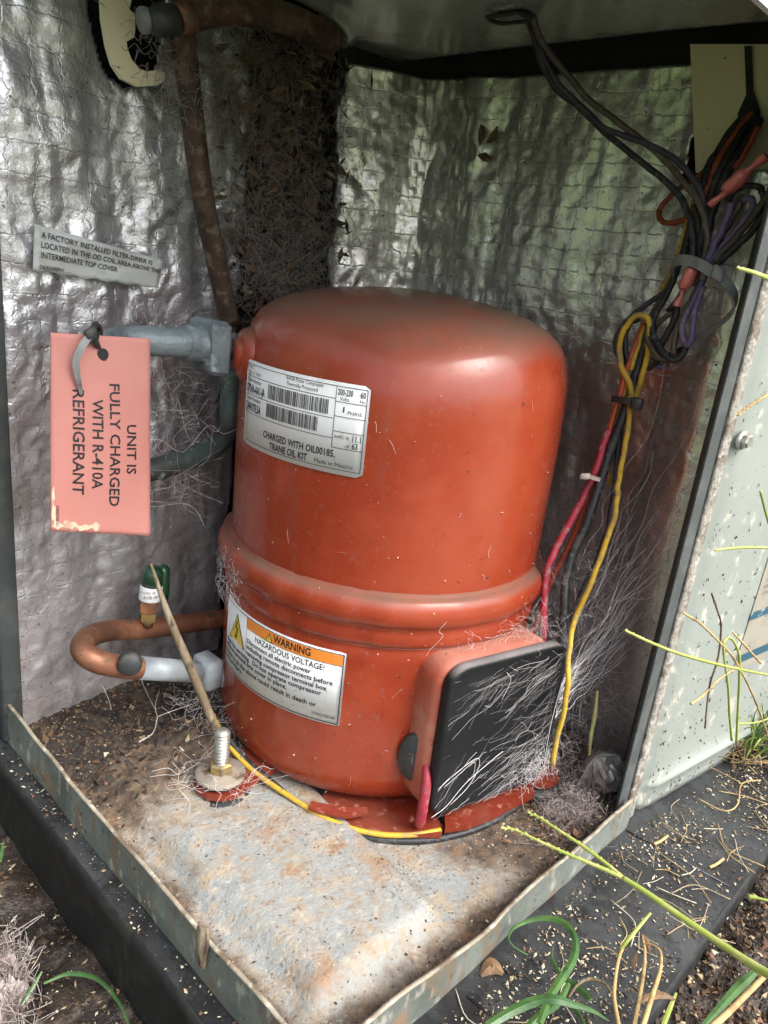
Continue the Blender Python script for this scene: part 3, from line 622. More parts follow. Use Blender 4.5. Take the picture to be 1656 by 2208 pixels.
# terminal box
n3 = np.array([math.cos(math.radians(-103.2)), math.sin(math.radians(-103.2)), 0]); t3 = np.array([-n3[1], n3[0], 0]); A3 = np.array([*A, 0])
def tb(s_, z, d): return A3+t3*s_+n3*d+np.array([0, 0, z])
def rrect(s0, z0, s1, z1, r, n=7):
    out = []
    for (cx, cz, a0) in ((s1-r, z0+r, -90), (s1-r, z1-r, 0), (s0+r, z1-r, 90), (s0+r, z0+r, 180)):
        for i in range(n+1): a = math.radians(a0+90*i/n); out.append((cx+r*math.cos(a), cz+r*math.sin(a)))
    return out
def slab(s0, z0, s1, z1, r, prof, name, m, parent=cp):
    mb = MB(); V = []; k = 0
    for (ins, d) in prof:
        L_ = rrect(s0+ins, z0+ins, s1-ins, z1-ins, max(.004, r-ins)); k = len(L_); V += [tb(a, b, d) for a, b in L_]
    F = grid_faces(len(prof), k, True); F.append(tuple(range((len(prof)-1)*k, len(prof)*k))); F.append(tuple(range(k))[::-1]); mb.add(V, F); return mb.build(name, m, parent)
slab(-.118, -.045, .185, .295, .05, [(0, .24), (0, .376), (.003, .387), (.010, .394)], 'terminal_box', Mt['paint_dusty'])
tcov = slab(-.104, -.040, .200, .290, .042, [(0, .394), (-.004, .397), (-.004, .413), (-.001, .4175), (.004, .4185), (.006, .4172)], 'terminal_cover', Mt['cover_black'])
# round plug of the box with a moulded mark
cpl = A3+t3*(-.113)+n3*.350+np.array([0, 0, .065]); pln = -t3*.75+n3*.66
def disc(mb, c, nrm, rx, rz, th, n=28, m=0):
    nrm = nrm/np.linalg.norm(nrm); sx = np.cross((0, 0, 1.), nrm); sx /= np.linalg.norm(sx); V = []
    for (k_, d) in ((1, 0), (1, th*.7), (.92, th)):
        for i in range(n): a = 2*math.pi*i/n; V.append(c+sx*rx*k_*math.cos(a)+np.array([0, 0, 1.])*rz*k_*math.sin(a)+nrm*d)
    mb.add(V, grid_faces(3, n, True)+[tuple(range(2*n, 3*n))], m); return sx, nrm
mb = MB(); sx, nn = disc(mb, cpl, pln, .031, .054, .012); plug = mb.build('cord_plug', Mt['black_rubber'], cp)
mb = MB(); V, F = glyphs('T', 0, -.012, .026, .018, 'c'); stick(mb, V, F, lambda a, b, h: cpl+sx*a+np.array([0, 0, b])+nn*(.0125+h), .001); mb.build('moulded_mark', Mt['w_grey'], plug, smooth=False)
mb = MB(); P = crom([tb(-.105, .075, .380), tb(-.118, .035, .405), tb(-.124, -.01, .412), tb(-.118, -.05, .405), tb(-.110, -.075, .39)], 6); tube(mb, P, [.007, .0105, .011, .0105, .008], 12); mb.build('terminal_lead', Mt['w_red'], cp)

# curved labels on the shell
def cyl_surf(th0, th1, z0, z1, r, W, H):
    def f(a, b, h):
        th = math.radians(th0+(th1-th0)*a/W); z = z1-(z1-z0)*b/H if False else z0+(z1-z0)*b/H
        return np.array([A[0]+(r+h)*math.cos(th), A[1]+(r+h)*math.sin(th), z])
    return f
def curved_label(name, m, surf, W, H, parent, n=28, rc=.006):
    mb = MB(); V = []
    cor = rrect(0, 0, W, H, rc, 3)
    for i in range(n+1):
        x = W*i/n; e = 0
        if x < rc: e = rc-math.sqrt(max(0, rc*rc-(rc-x)**2))
        if x > W-rc: e = rc-math.sqrt(max(0, rc*rc-(x-W+rc)**2))
        V += [surf(x, e, 0), surf(x, e, .0016), surf(x, H-e, .0016), surf(x, H-e, 0)]
    F = grid_faces(n+1, 4, False); F += [(0, 1, 2, 3), tuple(n*4+j for j in (3, 2, 1, 0))]; mb.add(V, F); return mb.build(name, m, parent, smooth=True)
Rs = .3478; W = math.radians(213-162.6)*Rs; H = .163
sf = cyl_surf(162.6, 213.0, .6215, .785, Rs, W, H)
lab = curved_label('rating_label', Mt['label'], sf, W, H, cp)
sf2 = lambda a, b, h: sf(a, b, .0018+h)
U = lambda u: u*W
Vv_ = lambda v: (1-v)*H
mb = MB(); lt = .0011
for (a, b, c, d) in ((.02, .04, .985, .04), (.02, .945, .985, .945), (.02, .175, .80, .175), (.02, .39, .80, .39), (.02, .607, .80, .607), (.80, .204, .985, .204), (.80, .36, .985, .36), (.80, .524, .985, .524), (.80, .706, .985, .706)):
    line(mb, U(a), Vv_(b), U(c), Vv_(d), lt, sf2, 14)
for (u, a, b) in ((.021, .945, .04), (.985, .945, .04), (.80, .706, .04)): line(mb, U(u), Vv_(a), U(u), Vv_(b), lt, sf2)
def T_(s, u, v, hv, uw=None, bold=0, al='l'):
    V, F = glyphs(s, U(u), Vv_(v), hv*H, (U(uw)-U(0)) if uw else None, al, bold); stick(mb, V, F, sf2)
T_('INC', .03, .085, .03, .08); T_('Tyler, TX  75707', .03, .155, .035, .17)
T_('R410A Motor Compressor', .45, .085, .042, .27); T_('Thermally Protected', .45, .145, .042, .23)
T_('Model Number', .025, .245, .045, .19); T_('DP24A-AA1-JA', .02, .365, .095, .235, .025)
T_('Serial Number', .025, .455, .045, .19); T_('12441YFL5A', .02, .58, .095, .20, .025)
T_('200-230', .81, .13, .065, .09, .015); T_('60', .945, .13, .065, .03, .015); T_('Volts', .825, .188, .04, .055); T_('Hz', .945, .188, .04, .03)
T_('1', .85, .31, .06, .008, .015); T_('PHASE', .88, .325, .038, .085)
T_('AMPS:', .81, .60, .035, .06); T_('RL', .885, .60, .035, .022); T_('11.1', .922, .612, .07, .05, .015); T_('LR', .885, .69, .035, .022); T_('63', .922, .69, .065, .035, .015)
T_('CHARGED WITH OIL00185.', .265, .815, .078, .56, .022); T_('TRANE OIL KIT', .335, .925, .078, .31, .022); T_('Made in Mexico', .695, .915, .045, .245)
rb = random.Random(3)
for (u0, u1, v0, v1) in ((.287, .765, .20, .36), (.283, .698, .412, .57)):
    x = u0
    while x < u1-.004:
        bw = rb.choice((.0022, .0022, .0045, .0062)); rect(mb, U(x), Vv_(v1), U(min(x+bw, u1)), Vv_(v0), sf2, .0007); x += bw+rb.choice((.0024, .0024, .0042, .006))
mb.build('printing', Mt['ink'], lab, smooth=False)

Rw = .3535; th0, th1 = 157.5, 214.2; W = math.radians(th1-th0)*Rw; H = .16; wz = .110
uo = (166.0-th0)/(th1-th0)             # earlier measured u=0 sits at 166 deg
sfw = cyl_surf(th0, th1, .112, .275, Rw, W, H)
lab = curved_label('warning_label', Mt['label'], sfw, W, H, cp, rc=.001)
sf2 = lambda a, b, h: sfw(a, b, .0018+h)
U = lambda u: (uo+(1-uo)*u)*W
mb = MB(); line(mb, .003, H-.004, W-.004, H-.004, .0018, sf2, 18); line(mb, .003, .004, W-.004, .004, .0018, sf2, 18); line(mb, W-.004, .004, W-.004, H-.004, .0018, sf2); line(mb, .003, .004, .003, H-.004, .0018, sf2)
line(mb, U(.18), Vv_(.18), W-.004, Vv_(.18), .0009, sf2, 14); line(mb, U(.18), Vv_(.53), U(.18), Vv_(.03), .0009, sf2)
T_('WARNING', .46, .148, .10, .30, .025); T_('HAZARDOUS VOLTAGE!', .285, .285, .078, .58, .012)
T_('Disconnect all electric power', .192, .375, .062, .58, .02); T_('including remote disconnects before', .19, .458, .062, .74, .02); T_('removing compressor terminal box', .188, .545, .062, .705, .02)
T_('cover for servicing.  Do not operate compressor', -.16, .628, .062, 1.02, .02); T_('without terminal box cover in place.', -.16, .707, .062, .76, .02); T_('Failure to do the above could result in death or', -.16, .805, .062, .99, .02)
T_('serious injury.', -.16, .885, .062, .31, .02); T_('X39002738010B', .80, .915, .036, .165)
def tri(u, v, du, dv, t_=.0, m=0, h=.0): 
    mb.add([sf2(U(u-du), Vv_(v+dv), h), sf2(U(u+du), Vv_(v+dv), h), sf2(U(u), Vv_(v-dv), h)], [(0, 1, 2)], m)
rect(mb, U(.181), Vv_(.176), W-.0055, Vv_(.035), sf2, .0004, 1, 14)
tri(.423, .115, .034, .062, m=0, h=.0010); tri(.423, .120, .026, .048, m=2, h=.0014)
rect(mb, U(.4215), Vv_(.145), U(.4245), Vv_(.09), sf2, .0018, 0)
tri(.04, .31, .125, .215, m=0, h=.0008); tri(.04, .318, .108, .186, m=2, h=.0012)
for (a, b, c, d) in ((.048, .20, .024, .30), (.024, .30, .058, .30), (.058, .30, .030, .43)):
    p = [(a-.007, b), (a+.007, b), (c+.007, d), (c-.007, d)]
    if b == d: p = [(a, b-.012), (c, b-.012), (c, b+.012), (a, b+.012)]
    mb.add([sf2(U(x), Vv_(y), .0017) for x, y in p], [(0, 1, 2, 3)], 0)
mb.add([sf2(U(x), Vv_(y), .0017) for x, y in ((.012, .42), (.05, .42), (.030, .465))], [(0, 1, 2)], 0)
mb.build('printing', [Mt['ink'], Mt['orange'], Mt['yellowink']], lab, smooth=False)

# ------------------------------------------------------------------ mounting bolts
def bolt(c, label, full=True):
    t = thing('mounting_bolt', c, label, 'bolt', 'mounting bolts of the compressor feet')
    mb = MB(); lathe(mb, [(.05, 0), (.066, .003), (.070, .010), (.070, .024), (.064, .030), (.03, .031)], c, 36); mb.build('rubber_grommet', Mt['black_rubber'], t)
    if not full: return
    mb = MB(); lathe(mb, [(.03, .046), (.041, .047), (.041, .062), (.03, .063)], c, 30); mb.build('rubber_collar', Mt['black_rubber'], t)
    mb = MB(); lathe(mb, [(.02, .060), (.046, .058), (.052, .062), (.051, .066), (.044, .066), (.018, .072)], c, 36); mb.build('washer', Mt['washer'], t)
    mb = MB(); lathe(mb, [(.019, .071), (.0235, .073), (.0235, .088), (.019, .091), (.012, .091)], c, 6); mb.build('nut', Mt['brass'], t, smooth=False)
    pr = []; z = .088
    while z < .165: pr += [(.0118, z), (.0163, z+.0028), (.0163, z+.0040), (.0118, z+.0068)]; z += .0078
    pr += [(.010, z+.002), (0.0001, z+.0025)]
    mb = MB(); lathe(mb, pr, c, 18); mb.build('threaded_stud', Mt['steel'], t)
for a, lb in zip(angs[:2], ('threaded stud with nut and washer on a black rubber grommet left of the compressor', 'black rubber mount under the red foot right of the black terminal cover')):
    c = (A[0]+.44*math.cos(a), A[1]+.44*math.sin(a), -.104); bolt(c, lb, a == angs[0])

# ------------------------------------------------------------------ pipes
sp_ = thing('suction_pipe', ay_(400, 740, .80), 'grey primed suction pipe with square fitting entering the left of the compressor', 'pipe')
yv = .805
mb = MB(); P = crom([ay_(505, 748, .80), ay_(440, 742, yv), ay_(380, 738, yv), ay_(320, 735, .815), ay_(270, 733, .84), ay_(240, 745, .89), ay_(236, 790, .96)], 7); tube(mb, P, [.0285, .0285, .028, .027, .025, .024], 20); mb.build('tube', Mt['pipe_grey'], sp_)
mb = MB(); tube(mb, [ay_(474, 746, .803), ay_(398, 740, .805)], .0345, 20); mb.build('solder_collar', Mt['pipe_grey'], sp_)
mb = MB(); c = (ay_(431, 744, .805)+ay_(474, 748, .803))/2; ex = (ay_(474, 748, .803)-ay_(431, 744, .805))/2
box(mb, c, ex*.95, (0, .047, 0), (0, 0, .052), .008); mb.build('square_fitting', Mt['pipe_grey'], sp_, smooth=False)
mb = MB(); tube(mb, [ay_(476, 748, .803), ay_(512, 752, .80)], .024, 16); mb.build('neck', Mt['copper'], sp_)
dp = thing('process_pipe', ay_(440, 980, .93), 'green grey bent pipe curving behind the left side of the compressor', 'pipe')
mb = MB(); P = crom([ay_(500, 800, .97), ay_(498, 860, .97), ay_(492, 925, .955), ay_(455, 968, .94), ay_(395, 993, .93), ay_(330, 1012, .93), ay_(270, 1020, .95)], 7); tube(mb, P, .0245, 18); mb.build('tube', Mt['pipe_green'], dp)
ds = thing('discharge_pipe', ay_(300, 1440, .80), 'copper U-bend pipe at lower left with a pale primed end at the compressor', 'pipe')
mb = MB(); P = crom([ay_(408, 1447, .80), ay_(330, 1443, .80), ay_(258, 1437, .80), ay_(205, 1424, .805), ay_(178, 1400, .84), ay_(190, 1375, .895), ay_(235, 1360, .94), ay_(310, 1356, .955), ay_(400, 1345, .955), ay_(520, 1328, .955)], 8); tube(mb, P, .0235, 20); mb.build('tube', Mt['copper'], ds)
mb = MB(); tube(mb, [ay_(300, 1440, .80), ay_(425, 1449, .80)], .0247, 20); mb.build('primed_sleeve', Mt['pipe_white'], ds)
mb = MB(); c = ay_(448, 1446, .80); box(mb, c, (.022, 0, 0), (0, .033, 0), (0, 0, .036), .006); mb.build('square_fitting', Mt['pipe_white'], ds)
mb = MB(); tube(mb, [ay_(466, 1450, .80), ay_(500, 1455, .79)], [.030, .034], 18); mb.build('neck', Mt['pipe_white'], ds)
mb = MB(); c = ay_(280, 1428, .775); nrm = CAM-c; nrm[2] *= .35; nrm /= np.linalg.norm(nrm); lathe(mb, [(.019, -.03), (.0235, -.005), (.0235, .016), (.020, .021), (.0001, .0205)], c, 28, axis=nrm); mb.build('valve_cap', Mt['black_rubber'], ds)
vt = thing('service_valve', ay_(322, 1350, .93), 'green capped service valve standing on the copper pipe at lower left', 'valve')
def vlathe(p1, p2, prof, m, name, n=20, par=vt):
    a = ay_(*p1, .935); b = ay_(*p2, .935); L_ = np.linalg.norm(b-a); mb = MB(); lathe(mb, [(r, q*L_) for r, q in prof], a, n, axis=(b-a)); return mb.build(name, m, par, smooth=n > 8)
vlathe((318, 1350), (320, 1335), [(.012, 0), (.013, 1)], Mt['copper'], 'stub')
vlathe((319, 1340), (321, 1318), [(.016, 0), (.018, .2), (.018, .8), (.016, 1)], Mt['brass'], 'hex_base', 6)
vlathe((321, 1320), (324, 1290), [(.019, 0), (.022, .1), (.022, .9), (.02, 1)], Mt['copper'], 'valve_body', 6)
vlathe((323, 1292), (327, 1262), [(.0245, 0), (.0248, .05), (.0248, .95), (.024, 1)], Mt['label'], 'paper_band')
vlathe((327, 1262), (331, 1222), [(.0235, 0), (.0235, .75), (.017, .95), (.0001, 1)], Mt['green'], 'cap')
vlathe((350, 1290), (352, 1218), [(.014, 0), (.0155, .2), (.0155, .85), (.010, .97), (.0001, 1)], Mt['green'], 'side_cap')
va = ay_(323, 1290, .935); mb = MB()
def vs(a, b, h):
    q = a/.0252-1.57-.62; return np.array([va[0]+(.0252+h)*math.cos(q), va[1]+(.0252+h)*math.sin(q), va[2]+.006+b])
V, F = glyphs('ACB-20', -.012, .004, .0065, .032); stick(mb, V, F, vs); V, F = glyphs('101514C 18', -.022, .016, .0045, .036); stick(mb, V, F, vs); mb.build('printed_text', Mt['ink'], vt, smooth=False)
tp = thing('liquid_pipe', ay_(450, 450, .95), 'long dusty copper pipe running down the corner behind the compressor', 'pipe')
mb = MB(); P = crom([ay_(392, 60, .96), ay_(405, 170, .96), ay_(434, 400, .97), ay_(466, 560, .98), ay_(497, 700, .99)], 8); tube(mb, P, [.025, .023, .0225, .022, .022], 18); mb.build('tube', Mt['copper_dark'], tp)
cpn = thing('curved_pipe', ay_(560, 40, .88), 'dusty brown copper pipe arching under the top cover, black cap on its left end', 'pipe')
mb = MB(); P = crom([ay_(392, 38, .90), ay_(450, 24, .89), ay_(530, 22, .88), ay_(610, 38, .88), ay_(665, 60, .885), ay_(715, 86, .90)], 8); tube(mb, P, .0275, 20); mb.build('tube', Mt['copper_dark'], cpn)
mb = MB(); tube(mb, [ay_(322, 48, .91), ay_(345, 44, .905), ay_(384, 42, .90)], [.020, .027, .024], 18); mb.build('end_cap', Mt['black_rubber'], cpn)
mb = MB(); tube(mb, [ay_(306, 44, .915), ay_(318, 44, .915)], [.021, .021], 18); ec = mb.build('paper_band', Mt['tie_grey'], cpn)
mb = MB(); tube(mb, [ay_(384, 42, .90), ay_(412, 34, .895)], [.025, .0285], 18); mb.build('collar', Mt['copper'], cpn)

# ------------------------------------------------------------------ tag and wall label
TL, TR, BR, BL = ay_(109, 717, .762), ay_(323, 730, .762), ay_(323, 1155, .762), ay_(109, 1145, .762)
tn = np.cross(TR-TL, BL-TL); tn /= np.linalg.norm(tn)
if tn[1] > 0: tn = -tn
ht = thing('hanging_tag', TL, 'pink card tag reading FULLY CHARGED, hung on a grey zip tie from the suction pipe', 'tag')
def tagp(u, v, h=0):
    b = .010*math.sin(math.pi*v)*math.sin(math.pi*u)
    return TL*(1-u)*(1-v)+TR*u*(1-v)+BR*u*v+BL*(1-u)*v+tn*(h+b)
nu, nv = 24, 44; mb = MB(); uu = np.linspace(0, 1, nu); vv = np.linspace(0, 1, nv)
hole = lambda u, v: ((u-.492)/.050)**2+((v-.085)/.024)**2 < 1
V = [tagp(u, v, .0015) for u in uu for v in vv]+[tagp(u, v, -.0015) for u in uu for v in vv]; o_ = nu*nv
F = [f for f in grid_faces(nu, nv) if not hole(uu[f[0]//nv]+.02, vv[f[0] % nv]+.01)]; F2 = [tuple(q+o_ for q in f[::-1]) for f in F]
per = [i*nv for i in range(nu)]+[(nu-1)*nv+j for j in range(1, nv)]+[i*nv+nv-1 for i in range(nu-2, -1, -1)]+[j for j in range(nv-2, 0, -1)]
F3 = [(a, b, b+o_, a+o_) for a, b in zip(per, per[1:]+per[:1])]
mb.add(V, F+F2+F3); tg = mb.build('card', Mt['pinktag'], ht, smooth=True)
mb = MB(); disc_c = tagp(.492, .085, .0025); V = [tagp(.492+.056*math.cos(a), .085+.028*math.sin(a), .0022) for a in np.linspace(0, 2*math.pi, 22)[:-1]]; mb.add(V, [tuple(range(21))]); mb.build('punched_hole', Mt['dark'], ht, smooth=False)
# lettering reads downwards: text x -> v, text up -> u
mb = MB()
def tagt(s, u, v0, v1, cap, bold=.012):
    V, F = glyphs(s, 0, 0, cap, 1.0, 'l', bold); V = [(u+b, v0+(v1-v0)*a) for a, b in V]; stick(mb, V, F, lambda a, b, h: tagp(a, b, .0018+h), .0008)
tagt('UNIT IS', .725, .417, .668, .105); tagt('FULLY CHARGED', .545, .222, .843, .105); tagt('WITH R-410A', .37, .30, .755, .105); tagt('REFRIGERANT', .19, .26, .79, .105); tagt('X39002703010 L', .045, .855, .975, .026, 0)
mb.build('printing', Mt['ink'], tg, smooth=False)
mb = MB()
for (u0, v0, a_, b_, sd2) in ((.06, .965, .05, .018, 1), (.17, .96, .06, .022, 2), (.30, .972, .07, .016, 3), (.42, .962, .05, .02, 4), (.025, .90, .02, .05, 5), (.02, .80, .012, .04, 6)):
    V = [tagp(min(max(u0+a_*math.cos(q)*(1+.3*math.sin(3*q+sd2)), .006), 1), min(v0+b_*math.sin(q)*(1+.35*math.sin(4*q+sd2*2)), .994), .0019) for q in np.linspace(0, 2*math.pi, 19)[:-1]]
    mb.add(V, [tuple(range(18))])
mb.build('worn_edge', mat('worn_card', (.66, .52, .38), .8, 0, [((.5, .3, .22), 30, .5, .65)]), tg, smooth=False)
zt1 = thing('zip_tie', ay_(210, 740, .75), 'grey zip tie holding the pink tag on the pipe, its tail hanging over the card', 'zip tie')
mb = MB(); P = crom([ay_(196, 722, .745), ay_(178, 745, .740), ay_(164, 775, .742), ay_(166, 805, .745), ay_(175, 848, .752)], 6); ribbon(mb, P, [.011, .012, .011, .006], (1, -.3, 0), .002, curl=.1); mb.build('tail', Mt['tie_grey'], zt1)
mb = MB(); P = crom([ay_(213, 752, .770), ay_(207, 738, .748), ay_(200, 716, .755), ay_(206, 700, .79), ay_(214, 712, .83), ay_(216, 752, .80), ay_(213, 752, .770)], 6); tube(mb, P, .0055, 8); mb.build('loop', Mt['black_rubber'], zt1)
mb = MB(); box(mb, ay_(197, 722, .745), (.009, 0, .005), (0, .006, 0), (-.004, 0, .010), .002); mb.build('head', Mt['black_rubber'], zt1)

fl = thing('wall_label', ay_(80, 590, 1.02), 'faded white paper label about the filter-drier stuck on the left foil', 'label')
C4 = [ay_(*p, 1.005) for p in ((76, 483), (351, 561), (343, 622), (71, 583))]
def wl(a, b, h=0): return C4[0]*(1-a)*(1-b)+C4[1]*a*(1-b)+C4[2]*a*b+C4[3]*(1-a)*b+np.array([0, -h+.004*math.sin(a*11)*math.sin(b*5+1), 0])
mb = MB(); aa = np.linspace(0, 1, 26); bb = np.linspace(0, 1, 10); V = [wl(a, b+(.03*math.sin(a*37) if b == 1 else 0)) for a in aa for b in bb]; mb.add(V, grid_faces(26, 10)); o = mb.build('paper', Mt['label_old'], fl)
md = o.modifiers.new('thickness', 'SOLIDIFY'); md.thickness = .003*S
mb = MB()
for s, u, v, wd_, cp_ in (('A FACTORY INSTALLED FILTER-DRIER IS', .045, .25, .86, .135), ('LOCATED IN THE OD COIL AREA ABOVE THE', .045, .47, .94, .135), ('INTERMEDIATE TOP COVER', .045, .69, .58, .135), ('D632300P01', .04, .93, .17, .08)):
    V, F = glyphs(s, u, 0, cp_, wd_, 'l', .012); V = [(a, v-b) for a, b in V]; stick(mb, V, F, lambda a, b, h: wl(a, b, .0025+h))
mb.build('printing', Mt['ink'], o, smooth=False)

# ------------------------------------------------------------------ wires
def Zm(ox, oy, k, pts): return [(ox+x/k, oy+y/k, *r) for x, y, *r in pts]
def wire(pts, r, m, label, name='cable', parent=None, group='cables of the wire bundle', n=6, sides=8):
    P = crom([ax_(x, y, d) for x, y, d in pts], n); P = P+np.stack([.0012*fbm(np.arange(len(P))*.35, np.zeros(len(P))+len(label)*k_, 60+k_, 2) for k_ in (1, 2, 3)], 1); mb = MB(); tube(mb, P, r, sides)
    if parent: return mb.build(name, m, parent)
    o = mb.build(name, m, base=P[0]); tag(o, label, 'cable'); return o
def dz(pts, d0, d1):
    k = len(pts); return [(x, y, d0+(d1-d0)*i/(k-1)) for i, (x, y) in enumerate(pts)]
z2 = lambda p: [(826+x/1.995, y/1.995) for x, y in p]
z1 = lambda p: [(1380+x/6., 220+y/6.) for x, y in p]
z5 = lambda p: [(1300+x/5.52, 540+y/5.52) for x, y in p]
z3 = lambda p: [(1120+x/3.807, 840+y/3.807) for x, y in p]
kb, kg, kp_, ky, kr, ko, ku = (Mt[k] for k in ('w_black', 'w_grey', 'w_purple', 'w_yellow', 'w_red', 'w_orange', 'w_rust'))
dep = lambda P, a, b: dz(P, a, b)
def dvar(P, ds): return [(x, y, np.interp(i/(len(P)-1), np.linspace(0, 1, len(ds)), ds)) for i, (x, y) in enumerate(P)]
wire(dvar(z2([(612, 60), (642, 130), (678, 260), (742, 372), (850, 470), (950, 565), (1100, 685), (1200, 765), (1280, 850), (1322, 950), (1330, 1110), (1290, 1250), (1230, 1340)]), [.83, .90, .96, .97, .98, .97, .99]), .0062, kb, 'black cable from the cover hole, lowest of the three long hanging ones')
wire(dvar(z2([(628, 60), (655, 130), (696, 262), (762, 372), (865, 468), (962, 555), (1105, 607), (1240, 675), (1325, 755), (1375, 850), (1385, 960), (1350, 1100)]), [.835, .90, .95, .965, .97, .965, .985]), .0062, Mt['w_plum'], 'dark purple cable from the cover hole that crosses over near its middle')
wire(dvar(z2([(640, 66), (690, 190), (775, 300), (880, 425), (1000, 515), (1100, 590), (1200, 680), (1290, 780), (1362, 880), (1392, 1000), (1385, 1110), (1345, 1230)]), [.84, .91, .96, .975, .96, .955, .97]), .0062, kg, 'grey brown cable from the cover hole, uppermost of the long hanging ones')
wire(dvar(z1([(1480, 130), (1300, 330), (1120, 570), (1020, 750), (930, 970), (860, 1150), (735, 1400), (640, 1600)]), [1.07, 1.02, 1.0]), .0072, ku, 'dusty orange cable running down from the wire slot')
wire(dvar(z1([(1440, 130), (1200, 350), (1010, 650), (890, 850), (820, 1080), (760, 1300), (640, 1700), (560, 2000)]), [1.075, 1.03, 1.01]), .0085, kb, 'thick black cable at the left edge of the slot bundle')
wire(dvar(z1([(1500, 180), (1330, 380), (1180, 620), (1040, 880), (930, 1150), (830, 1450), (720, 1800), (680, 2050)]), [1.07, 1.015, 1.0]), .0085, kb, 'thick black cable in the middle of the slot bundle')
wire(dvar(z1([(1540, 230), (1440, 430), (1280, 690), (1130, 930), (1000, 1220), (900, 1550), (830, 1850), (760, 2060)]), [1.07, 1.01, .99]), .0095, kb, 'thick black cable at the right edge of the slot bundle')
wire(dvar(z1([(1520, 330), (1400, 590), (1300, 765), (1230, 850)]), [1.04, .99, .98]), .005, ko, 'short bright red cable end beside the slot bundle')
wire(dvar(z1([(860, 880), (700, 1005), (500, 1130), (350, 1260), (255, 1400), (258, 1510), (380, 1566), (550, 1530), (720, 1420)]), [1.04, 1.06, 1.03]), .0056, ku, 'dark orange cable making a single round loop in front of the foil')
wire(dvar(z1([(800, 1010), (700, 1300), (610, 1600), (530, 1850), (440, 2100), (330, 2330), (200, 2560)]), [1.04, 1.03, 1.03]), .0052, ky, 'yellow cable behind the black ones at the left of the bundle')
wire(dvar(z1([(690, 1330), (735, 1500), (755, 1700), (770, 2010), (740, 2200)]), [.99, .985]), .0060, kg, 'short grey brown cable under the upper tie, beside the long one')
wire(dvar(z1([(1175, 1310), (1150, 1440), (1060, 1640), (960, 1850), (870, 2080), (800, 2300)]), [.955, .95, .955]), .0068, kp_, 'purple cable with a blunt upper end right of the bundle')
wire(dvar(z1([(1340, 1250), (1440, 1260), (1450, 1380), (1330, 1570), (1150, 1770), (1020, 1930), (920, 2110)]), [.965, .95, .955]), .0064, kp_, 'purple cable bent over at its top right of the bundle')
wire(dvar(z1([(1345, 1190), (1290, 1330), (1200, 1480), (1050, 1750), (960, 1900)]), [.97, .965]), .0058, kg, 'pale brown cable end between the two purple ones')
wire(dvar(z1([(1750, 1050), (1656, 1210), (1450, 1500), (1250, 1740), (1050, 1950), (930, 2120)]), [.95, .94, .95]), .0068, kg, 'long grey brown cable reaching the right edge of the photo')
wire(dvar(z1([(1760, 1200), (1650, 1370), (1420, 1700), (1180, 1930), (980, 2100)]), [.955, .945, .95]), .0068, kb, 'long black cable reaching the right edge of the photo')
wire(dvar(z1([(1130, 1290), (1220, 1150), (1380, 1080), (1520, 1100), (1600, 1190), (1590, 1330), (1500, 1470)]), [.97, .965]), .0056, kb, 'thin black cable arching under the upper pink connector')
# loops below the tie
wire(dvar(z5([(880, 120), (860, 300), (760, 520), (640, 740), (590, 860), (600, 1000), (680, 1160), (790, 1280), (880, 1300), (950, 1230), (1010, 1080)]), [1.0, .98, .95, .96]), .0064, kb, 'dusty black cable looping round the lower end of the coiled bundle')
wire(dvar(z5([(930, 120), (820, 400), (660, 640), (545, 860), (540, 1060), (620, 1220), (740, 1290), (860, 1270)]), [1.0, .99, .96, .965]), .0062, kg, 'grey brown cable looping round the lower end of the coiled bundle')
wire(dvar(z5([(1200, 120), (1150, 400), (1040, 620), (940, 800), (865, 1000), (845, 1240)]), [.97, .955, .955]), .0062, kg, 'straight grey brown cable below the upper zip tie')
wire(dvar(z5([(1240, 130), (1200, 320), (1100, 560), (975, 800), (945, 960), (965, 1090), (1020, 1120), (1060, 1030), (1090, 760), (1130, 600), (1190, 420)]), [.965, .95, .94, .955]), .0060, kp_, 'purple cable with a narrow hairpin loop right of the lower connector')
wire(dvar(z5([(885, 660), (850, 820), (780, 950), (730, 1060), (690, 1140)]), [.955, .965]), .0068, kb, 'black cable coming out of the lower pink connector')
wire(dvar(z5([(830, 730), (700, 830), (620, 930), (600, 1100), (640, 1220)]), [.98, .985]), .0055, kg, 'short grey cable inside the coiled bundle')
wire(dvar(z5([(580, 1000), (600, 1150), (660, 1260), (760, 1330), (700, 1390), (620, 1340), (560, 1290)]), [.99, .985, .99]), .0058, kp_, 'dark purple cable curled at the bottom of the coiled bundle')
wire(dvar(z5([(1000, 1150), (800, 1240), (640, 1330), (540, 1410)]), [.975, .98]), .0055, kb, 'black cable end sticking out left under the coil')
wire(dvar(z5([(760, 480), (600, 590), (480, 680), (300, 820), (190, 960), (150, 1120), (190, 1260), (330, 1480), (385, 1720)]), [1.02, 1.01, 1.0]), .0055, Mt['w_plum'], 'dark purple cable looping outside the yellow loop')
wire(dvar(z5([(335, 1760), (320, 1600), (225, 1400), (198, 1200), (225, 1010), (310, 850), (430, 765), (520, 805), (560, 890), (545, 1050), (540, 1200), (500, 1380), (400, 1720), (300, 1987)]), [.97, .965, .96, .975, .975]), .0062, ky, 'bright yellow cable with a tall open loop above the small black tie')
wire(dvar(z5([(440, 810), (330, 860), (275, 980), (275, 1200), (325, 1400), (380, 1660), (370, 1850)]), [.985, .98]), .0062, kb, 'black cable inside the yellow loop')
wire(dvar(z5([(540, 930), (480, 1150), (420, 1380), (370, 1600), (340, 1800)]), [.985, .98]), .0085, kb, 'thick black cable running down inside the yellow loop')
